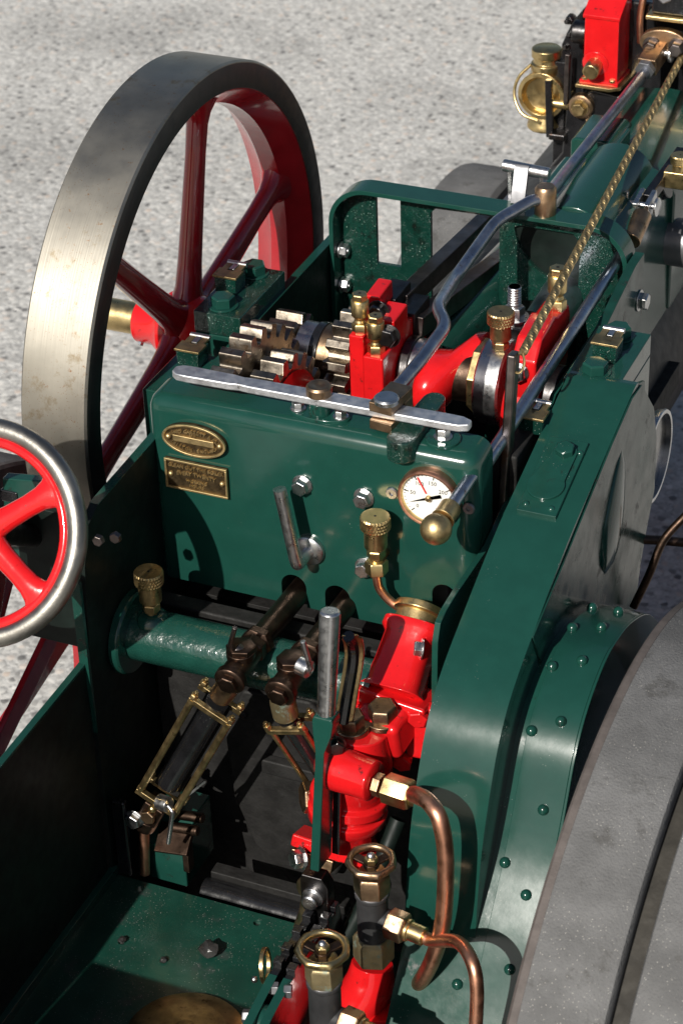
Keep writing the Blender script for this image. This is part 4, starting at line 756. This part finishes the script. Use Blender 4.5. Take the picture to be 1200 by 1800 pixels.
bm.faces.new(rs[0][::-1]); bm.faces.new(rs[-1]); fv = fin('feed_valve', bm, 'red', E, bev=.08, label='red cast feed valve with brass plugs')
bm = nb(); obox(bm, F1-V(2.6,0,-.35), F1+V(2.7,0,-.35), 3.4, 1.1, (0,.25,.97)); fin('flange', bm, 'red', fv, bev=.22, seg=3)
q = V((28.19, -24.80, -9.22)); bm = nb(); obox(bm, q, q+V(.3,-.2,-4.2), 2.2, 1.0, (0,1,0)); fin('flange_side', bm, 'red', fv, bev=.3, seg=3)
for px in ((28.39, -25.60, -9.64), (27.19, -25.40, -13.75), (24.01, -25.80, -9.89)): bolt(fv, px, (.2,-1,-.1), 1.2, .55, 'red', washer=False)
for px in ((27.52, -22.60, -6.71), (27.19, -23.20, -7.84)): bolt(fv, px, (-.9,-.4,.2), 1.05, .5, 'steel')
c0 = V((24.86, -28.00, -12.44)); bm = nb(); lathe(bm, c0+V(.3,.2,2.6), (-.12,-.05,-1), [(0,1.9),(.8,2.05),(2.0,2.4),(3.4,2.55),(4.6,2.3),(5.2,2.2),(5.3,2.6),(6.0,2.65),(6.1,2.35),(6.5,2.35),(6.6,2.65),(7.3,2.6),(7.8,2.2),(9.2,2.0)], 48); fin('valve_body', bm, 'red', fv, bev=.12, seg=3)
bm = nb(); obox(bm, c0+V(1.2,.6,1.5), F1+V(.3,.2,-.8), 3.4, 3.0); fin('neck', bm, 'red', fv, bev=.5, seg=4)
c1 = V((24.86, -28.20, -9.54)); 
for p, s in ((c1, 1.0), (c1+V(1.55,1.5,.0), 1.1)):
    bm = nb(); hexa(bm, p, (0,-.1,1), 1.55*s, 1.0*s, .3); cyl(bm, p-V(0,0,.4), p+V(0,0,.02), 1.12*s, n=28); fin('hex_plug', bm, 'oldbronze', fv, bev=.08)
s_ = V((26.93, -31.20, -11.07)); bm = nb(); lathe(bm, s_+V(-2.4,.5,.05), (1,-.14,0), [(0,1.5),(2.0,1.35),(3.0,1.35),(3.1,1.2)], 36); fin('side_outlet', bm, 'red', fv, bev=.1)
u0 = s_+V(.75,-.05,0); ud = V(1,-.1,0).normalized(); bm = nb(); hexa(bm, u0, ud, 1.35, .55, .1); un = fin('pipe_union', bm, 'bronze', E, bev=.04)
bm = nb(); hexa(bm, u0+ud*.75, ud, 1.75, 1.9, .3); fin('union_nut', bm, 'brass', un, bev=.06)
bm = nb(); lathe(bm, u0+ud*2.6, ud, [(0,.62),(.9,.62),(1.0,.5)], 24); fin('ferrule', bm, 'brass', un, bev=.04)
e0 = u0+ud*3.2
bm = nb(); tube(bm, catmull([e0-ud*.3, e0+ud*.3, (31.15, -33.40, -9.16), (32.34, -34.80, -8.00), (33.23, -35.60, -7.76), (33.93, -36.10, -8.38), (34.39, -36.50, -10.76), (34.38, -37.00, -15.39), (33.57, -36.90, -19.08), (32.04, -36.00, -23.00), (29.66, -34.00, -28.72)], 10), .52, 20); fin('copper_pipe', bm, 'copper', E, bev=0, label='thick copper pipe curving down from the feed valve')
bm = nb(); hexa(bm, V((21.76, -27.60, -16.80)), (-.8,-.6,.1), 1.9, .9); fin('hex_plug', bm, 'bronze', fv, bev=.08)
q = V((22.26, -28.40, -20.29)); bm = nb(); obox(bm, q+V(-1.7,.3,.2), q+V(4.2,.3,-.4), 2.2, .9, (0,.4,1)); bf = fin('base_flange', bm, 'red', fv, bev=.15, seg=3)
bm = nb(); obox(bm, q+V(-1.6,-.1,-.75), q+V(1.4,-.1,-.95), 2.2, .9, (0,.4,1)); fin('bracket_plate', bm, 'bronze', fv, bev=.08)
bolt(fv, (21.63, -29.60, -20.55), (-.6,-.8,.2), 1.1, .7, 'steel')
bm = nb(); tube(bm, [(22.58, -29.20, -21.18), (22.12, -29.40, -22.42), (21.58, -29.20, -25.59), (20.55, -28.90, -28.83)], .55, 16); lathe(bm, V((22.25, -29.90, -22.71)), (-.2,-1,.1), [(0,.95),(.35,.95),(.4,.75)], 28); fin('drain_elbow', bm, 'bronze', E, bev=.05)
# cables and shadowed gear right of the valve
bm = nb(); cyl(bm, (24.92, -26.00, -18.08), (25.09, -26.00, -23.04), 1.2, n=24); fin('pump_barrel', bm, 'black', E, bev=.05)
# ---- reversing lever and quadrant
XL = 24.5
b = V((24.50, -33.27, -19.08)); lt_ = V((24.50, -30.02, 0.63)); mid = V((24.50, -31.24, -6.75))
bm = nb(); da = (lt_-mid).normalized(); lathe(bm, mid, da, [(0,.58),(.3,.56),((lt_-mid).length-.12,.66),((lt_-mid).length,.55)], 28); lv = fin('reversing_lever', bm, 'steel', E, bev=.05, label='upright reversing lever with bare steel grip and green shank')
dl = (b-mid).normalized(); k0 = mid+dl*.0; k1 = b-dl*1.9
bm = nb(); rs = []
for q, w1, w2 in ((mid-dl*.35,.62,.62),(mid,.7,.66),(mid+dl*.9,.62,.66),(mid+dl*2.0,.3,.9),(k1,.32,1.05)):
    s1, s2 = V(1,0,0)*w1, V(0,-1,.1).normalized()*w2; rs.append([bm.verts.new(q+s1+s2), bm.verts.new(q-s1+s2), bm.verts.new(q-s1-s2), bm.verts.new(q+s1-s2)])
for a, c in zip(rs, rs[1:]): bridge(bm, a, c)
bm.faces.new(rs[0][::-1]); bm.faces.new(rs[-1]); fin('shank', bm, 'green_clean', lv, bev=.12, seg=3)
bm = nb(); y_ = b.y-.55; h = V(b.x, 0, b.z)
prism(bm, [(b.x-.85,b.z+1.6),(b.x+.55,b.z+1.6),(b.x+.95,b.z+.9),(b.x+.95,b.z-1.6),(b.x+.5,b.z-2.2),(b.x+.35,b.z-3.6),(b.x-.35,b.z-3.6),(b.x-.5,b.z-2),(b.x-.95,b.z-1),(b.x-.95,b.z+1.1)], 'y', y_-.35, y_+.7); fin('fork', bm, 'darksteel', lv, bev=.08)
bm = nb(); lathe(bm, (b.x-.05,y_-.3,b.z), (0,-1,0), [(0,.72),(.25,.72),(.28,.55),(.75,.55),(.85,.45)], 24); fin('pivot_pin', bm, 'steel', lv, bev=.04)
# latch trigger
l_ = [(24.70, -29.04, -8.59), (24.80, -28.42, -6.85), (24.90, -27.59, -4.72), (24.90, -27.59, -3.39), (24.90, -28.16, -2.39)]
bm = nb(); P_ = catmull(l_, 6)
A = []; 
for i, p in enumerate(P_):
    s = V(.55,.25,0)*(1 if i < len(P_)-3 else .8); t = V(0,.1,0); A.append([bm.verts.new(p-s-t), bm.verts.new(p+s-t), bm.verts.new(p+s+t), bm.verts.new(p-s+t)])
for a, c in zip(A, A[1:]): bridge(bm, a, c)
bm.faces.new(A[0][::-1]); bm.faces.new(A[-1]); fin('latch_trigger', bm, 'oldbrass', lv, bev=.05)
bm = nb(); tube(bm, [p+V(.0,-.14,0) for p in P_], .38, 8); fin('trigger_pad', bm, 'black', lv, bev=0)
q = V((24.80, -30.60, -9.22)); bolt(lv, q, (.5,-1,0), .95, .5, 'darksteel'); bolt(lv, V((24.10, -31.12, -8.90)), (-1,-.2,0), .7, .3, 'brass'); bolt(lv, V((24.80, -28.10, -10.37)), (.2,-1,.1), .6, .3, 'brass')
bm = nb(); obox(bm, V((24.90, -30.49, -9.37)), V((24.90, -31.48, -17.54)), .5, .16); fin('latch_rod', bm, 'black', lv, bev=.03)
for x, top in ((24.3, ((24.30, -32.54, -20.36), (24.30, -34.21, -20.49), (24.30, -37.61, -20.34), (24.30, -40.24, -20.49), (24.30, -43.34, -21.01), (24.30, -46.60, -21.56))), (25.5, ((25.50, -33.10, -20.36), (25.50, -35.67, -20.18), (25.50, -38.52, -19.98), (25.50, -40.62, -20.10), (25.50, -43.55, -20.46), (25.50, -46.60, -21.10)))):
    tp = [(q[1], q[2]) for q in top]
    bm = nb(); prism2(bm, tp+[(y+1.2, z-5.5) for y, z in tp][::-1], x-.28, x+.28, len(tp)); qd = fin('notched_quadrant', bm, 'black', E, bev=.05)
    for (y0, z0), (y1, z1) in zip(tp[:4], tp[1:4]):
        for f in (.15, .62):
            y, z = y0+(y1-y0)*f, z0+(z1-z0)*f; bm = nb(); box(bm, (x-.3,y-.4,z-.3), (x+.3,y+.25,z+.45)); fin('notch_tooth', bm, 'black', qd, bev=.05)
    bm = nb(); strip(bm, [tp[3], tp[4], tp[5]], x-.29, x+.29, .06); fin('painted_edge', bm, 'green', qd, bev=0)
for px in ((24.90, -40.76, -20.97), (26.00, -41.17, -20.42), (24.00, -43.08, -21.51)): bolt(E, px, (-1,-.3,0), .8, .5, 'grey', washer=False)
q = V((24.90, -42.61, -22.27)); bm = nb(); cyl(bm, q-V(.5,0,0), q+V(.6,0,0), 1.2, n=28); fin('quadrant_spacer', bm, 'green', E, bev=.08)
c = V((23.40, -39.79, -20.39)); bm = nb(); pipe_ring(bm, c, (1,.25,.12), [(0,.85),(0,1.15),(.3,1.15),(.3,.85)], 32); wn_ = fin('wing_handle', bm, 'brass', E, bev=.06)
bm = nb(); sphere(bm, c+V(-.4,-.5,-.9), .22, n=12); fin('tip', bm, 'steel', wn_, bev=0)
bm = nb(); tube(bm, [(27.65, -27.50, -17.01), (26.57, -31.00, -21.83), (25.61, -36.50, -24.77), (25.53, -40.00, -25.53)], .55, 16); fin('green_rod', bm, 'shadegreen', E, bev=.04)
# ---- hand-wheel valves
def hand_valve(p, r=1.6, body=7, m='bronze', cap='bronze'):
    p = V(p); bm = nb(); lathe(bm, p+V(0,0,-2.5-body), (0,0,1), [(0,.98),(body-.3,.98),(body-.2,1.08),(body+.05,1.08)], 36); hv = fin('valve', bm, 'matteblack', E, bev=.05)
    bm = nb(); lathe(bm, p+V(0,0,-2.62), (0,0,1), [(0,1.06),(.25,1.06)], 36); fin('seat_ring', bm, 'grey', hv, bev=.03)
    bm = nb(); hexa(bm, p+V(0,0,-2.4), (0,0,1), 2.0, 1.5, .25); fin('gland_nut', bm, cap, hv, bev=.08)
    bm = nb(); cyl(bm, p+V(0,0,-1.0), p+V(0,0,.2), .3, n=16); fin('spindle', bm, 'steel', hv, bev=.03)
    bm = nb(); k = 70; rings = []
    for q in range(12):
        b_ = 2*math.pi*q/12; rings.append([])
        for i in range(k):
            a = 2*math.pi*i/k; bump_ = .09*max(0, math.cos(7*a))**1.5; rr = r-.2+(.21+bump_*(1 if math.cos(b_) > 0 else 0))*math.cos(b_); rings[-1].append(bm.verts.new(p+V(rr*math.cos(a), rr*math.sin(a), .26*math.sin(b_))))
    for a, b_ in zip(rings, rings[1:]+rings[:1]): bridge(bm, a, b_)
    hw = fin('hand_wheel', bm, m, hv, bev=0)
    for i in range(3):
        a = 2*math.pi*i/3+.9; d = V(math.cos(a), math.sin(a), 0); bm = nb(); obox(bm, p+d*.25+V(0,0,-.22), p+d*(r-.3)+V(0,0,-.08), .55, .2); fin('wheel_spoke', bm, 'darkbronze', hv, bev=.05)
    bm = nb(); lathe(bm, p+V(0,0,-.4), (0,0,1), [(0,.5),(.35,.5)], 20); fin('wheel_boss', bm, 'darkbronze', hv, bev=.05)
    bm = nb(); hexa(bm, p+V(0,0,-.05), (0,0,1), .75, .4, .1); fin('wheel_nut', bm, 'brass', hv, bev=.04)
    bm = nb(); sphere(bm, p+V(0,0,.42), .27, n=16); fin('spindle_tip', bm, 'steel', hv, bev=0)
    return hv
p1 = V((29.60, -36.64, -12.38)); p2 = V((29.60, -44.10, -12.98)); h1 = hand_valve(p1, 1.52, 4.4); h2 = hand_valve(p2, 1.58, 6.0, 'brass', 'verdigris')
q = p1+V(0,0,-5.9); bm = nb(); hexa(bm, q+V(0,0,-2.1), (0,0,1), 2.3, 2.0, .2); fin('body_hex', bm, 'verdigris', h1, bev=.12)
for hp, off, hv in ((p1, -4.45, h1), (p2, -5.2, h2)):
    u = V(.98,-.12,-.04).normalized(); c = hp+V(0,0,off); bm = nb(); cyl(bm, c, c+u*1.3, .75, n=24); fin('side_boss', bm, 'matteblack', hv, bev=.06)
    bm = nb(); hexa(bm, c+u*1.15, u, 1.75, 1.25, .3); fin('union_nut', bm, 'bronze', hv, bev=.07)
    bm = nb(); lathe(bm, c+u*2.4, u, [(0,.72),(.2,.72),(.25,.6),(1.2,.6),(1.3,.45)], 24); fin('ferrule', bm, 'brass', hv, bev=.04)
c = p1+V(0,0,-4.45)+V(.98,-.12,-.04).normalized()*3.4; bm = nb()
tube(bm, catmull([c, c+V(.8,-.15,-.02), (35.94, -38.60, -15.11), (37.43, -40.20, -14.71), (38.05, -41.00, -16.06), (38.22, -41.80, -19.47)], 10), .42, 20); fin('copper_pipe', bm, 'copper', E, bev=0, label='thin copper pipe bending down from the hand valve')
c = p2+V(0,0,-5.2)+V(.98,-.12,-.04).normalized()*3.5; bm = nb(); tube(bm, catmull([c, c+V(1.2,-.3,-.5), c+V(3,-.8,-1.6), c+V(4,-1,-4)], 8), .42, 18); fin('copper_pipe', bm, 'copper', E, bev=0)
# red injector body below valve 1
q = V((28.57, -34.50, -23.78)); bm = nb(); tube(bm, catmull([q+V(0,0,.6), q+V(-.1,-.5,-.9), q+V(-.7,-1.6,-2.2), q+V(-1.6,-3.5,-3.6), q+V(-2.3,-6,-4.5)], 6), lambda t: 1.35+.3*math.sin(t*5), 28); fin('injector_body', bm, 'red', E, bev=.05)
bm = nb(); obox(bm, (28.52, -36.00, -26.72), (30.91, -36.00, -25.83), 2.2, 1.2); fin('injector_flange', bm, 'red', E, bev=.2)
# ---- steering wheel
c = V(2.31,-33,2.93); nrm = V(0,-math.cos(math.radians(33)),math.sin(math.radians(33))); nrm, s, t = frame(nrm)
def torus(bm, R, r, flat=1.0, off=0, n=96, k=16):
    rg = [[bm.verts.new(c+(s*math.cos(2*math.pi*i/n)+t*math.sin(2*math.pi*i/n))*(R+r*math.cos(2*math.pi*j/k))+nrm*(off+flat*r*math.sin(2*math.pi*j/k))) for i in range(n)] for j in range(k)]
    for a, b in zip(rg, rg[1:]+rg[:1]): bridge(bm, a, b)
bm = nb(); torus(bm, 6.57, .66, 1.0); sw = fin('steering_wheel', bm, 'wheelsteel', E, bev=0, label='steering wheel with bare steel rim and bright red spokes')
bm = nb(); torus(bm, 5.82, .42, 1.2); fin('inner_ring', bm, 'red', sw, bev=0)
bm = nb(); lathe(bm, c-nrm*1.0, nrm, [(0,1.1),(.3,1.3),(1.4,1.3),(1.7,1.1),(1.75,.4)], 36); fin('hub', bm, 'red', sw, bev=.1)
for k in range(5):
    a = math.radians(-33+72*k)
    # in-plane basis: right = +x, up = along the wheel face
    rt = V(1,0,0); up = nrm.cross(rt).normalized(); up = up if up.z > 0 else -up
    d = rt*math.cos(a)+up*math.sin(a); tt = nrm.cross(d)
    bm = nb(); rs = [ring(bm, c+d*r, tt, nrm, w1, 20, 0, w2) for r, w1, w2 in ((.8,1.05,.75),(1.4,.85,.68),(2.2,.76,.62),(3.6,.72,.58),(4.6,.78,.58),(5.2,.98,.55),(5.6,1.35,.5),(6.0,1.9,.42))]
    for p, q in zip(rs, rs[1:]): bridge(bm, p, q)
    bm.faces.new(rs[0][::-1]); bm.faces.new(rs[-1]); fin('spoke', bm, 'red', sw, bev=0)
bm = nb(); cyl(bm, c-nrm*.5, c-nrm*28, .8, n=20); fin('steering_column', bm, 'darksteel', sw, bev=0)
bm = nb(); box(bm, (1.2,-27.6,-9), (6.1,-27.0,1.6)); sb = fin('column_bracket', bm, 'shadegreen', E, bev=.08)
for px in ((7.50, -27.70, 0.38), (8.78, -27.70, 0.90)): bolt(sb, px, (0,-1,0), .7, .4, 'barsteel', washer=False)
bm = nb(); prism(bm, [(-2,-6),(2.4,-6),(3.2,-1),(2,1.5),(-1.5,1)], 'y', -24.4, -23.6); fin('column_support', bm, 'green', E, bev=.1)
q = V((-1.13, -24.00, -0.39)); bm = nb(); box(bm, q-V(.6,.5,.4), q+V(.7,.5,.5)); fin('column_catch', bm, 'black', E, bev=.1)
# ---- coal lumps
def lump(p, r, lab, sd):
    random.seed(sd); bm = nb(); bmesh.ops.create_icosphere(bm, subdivisions=2, radius=r)
    for v in bm.verts: v.co *= random.uniform(.72, 1.2); v.co.z *= .75
    zmin = min(v.co.z for v in bm.verts)
    for v in bm.verts: v.co = v.co+V(p[0], p[1], -27.42-zmin)
    o = fin('coal_lump', bm, 'coal', None, bev=.02, seg=1, ang=25); o['label'] = lab; o['category'] = 'coal'; o['group'] = 'coal spilled on the footplate'
lump((16.32, -33.77, -27.40), .68, 'largest lump of coal lying in the sunlit footplate', 3)
lump((13.75, -35.47, -27.40), .24, 'tiny coal crumb on the sunlit footplate, nearest to the shadow edge', 5)
lump((10.29, -34.84, -27.40), .30, 'small coal crumb at the left of the sunlit footplate', 9)
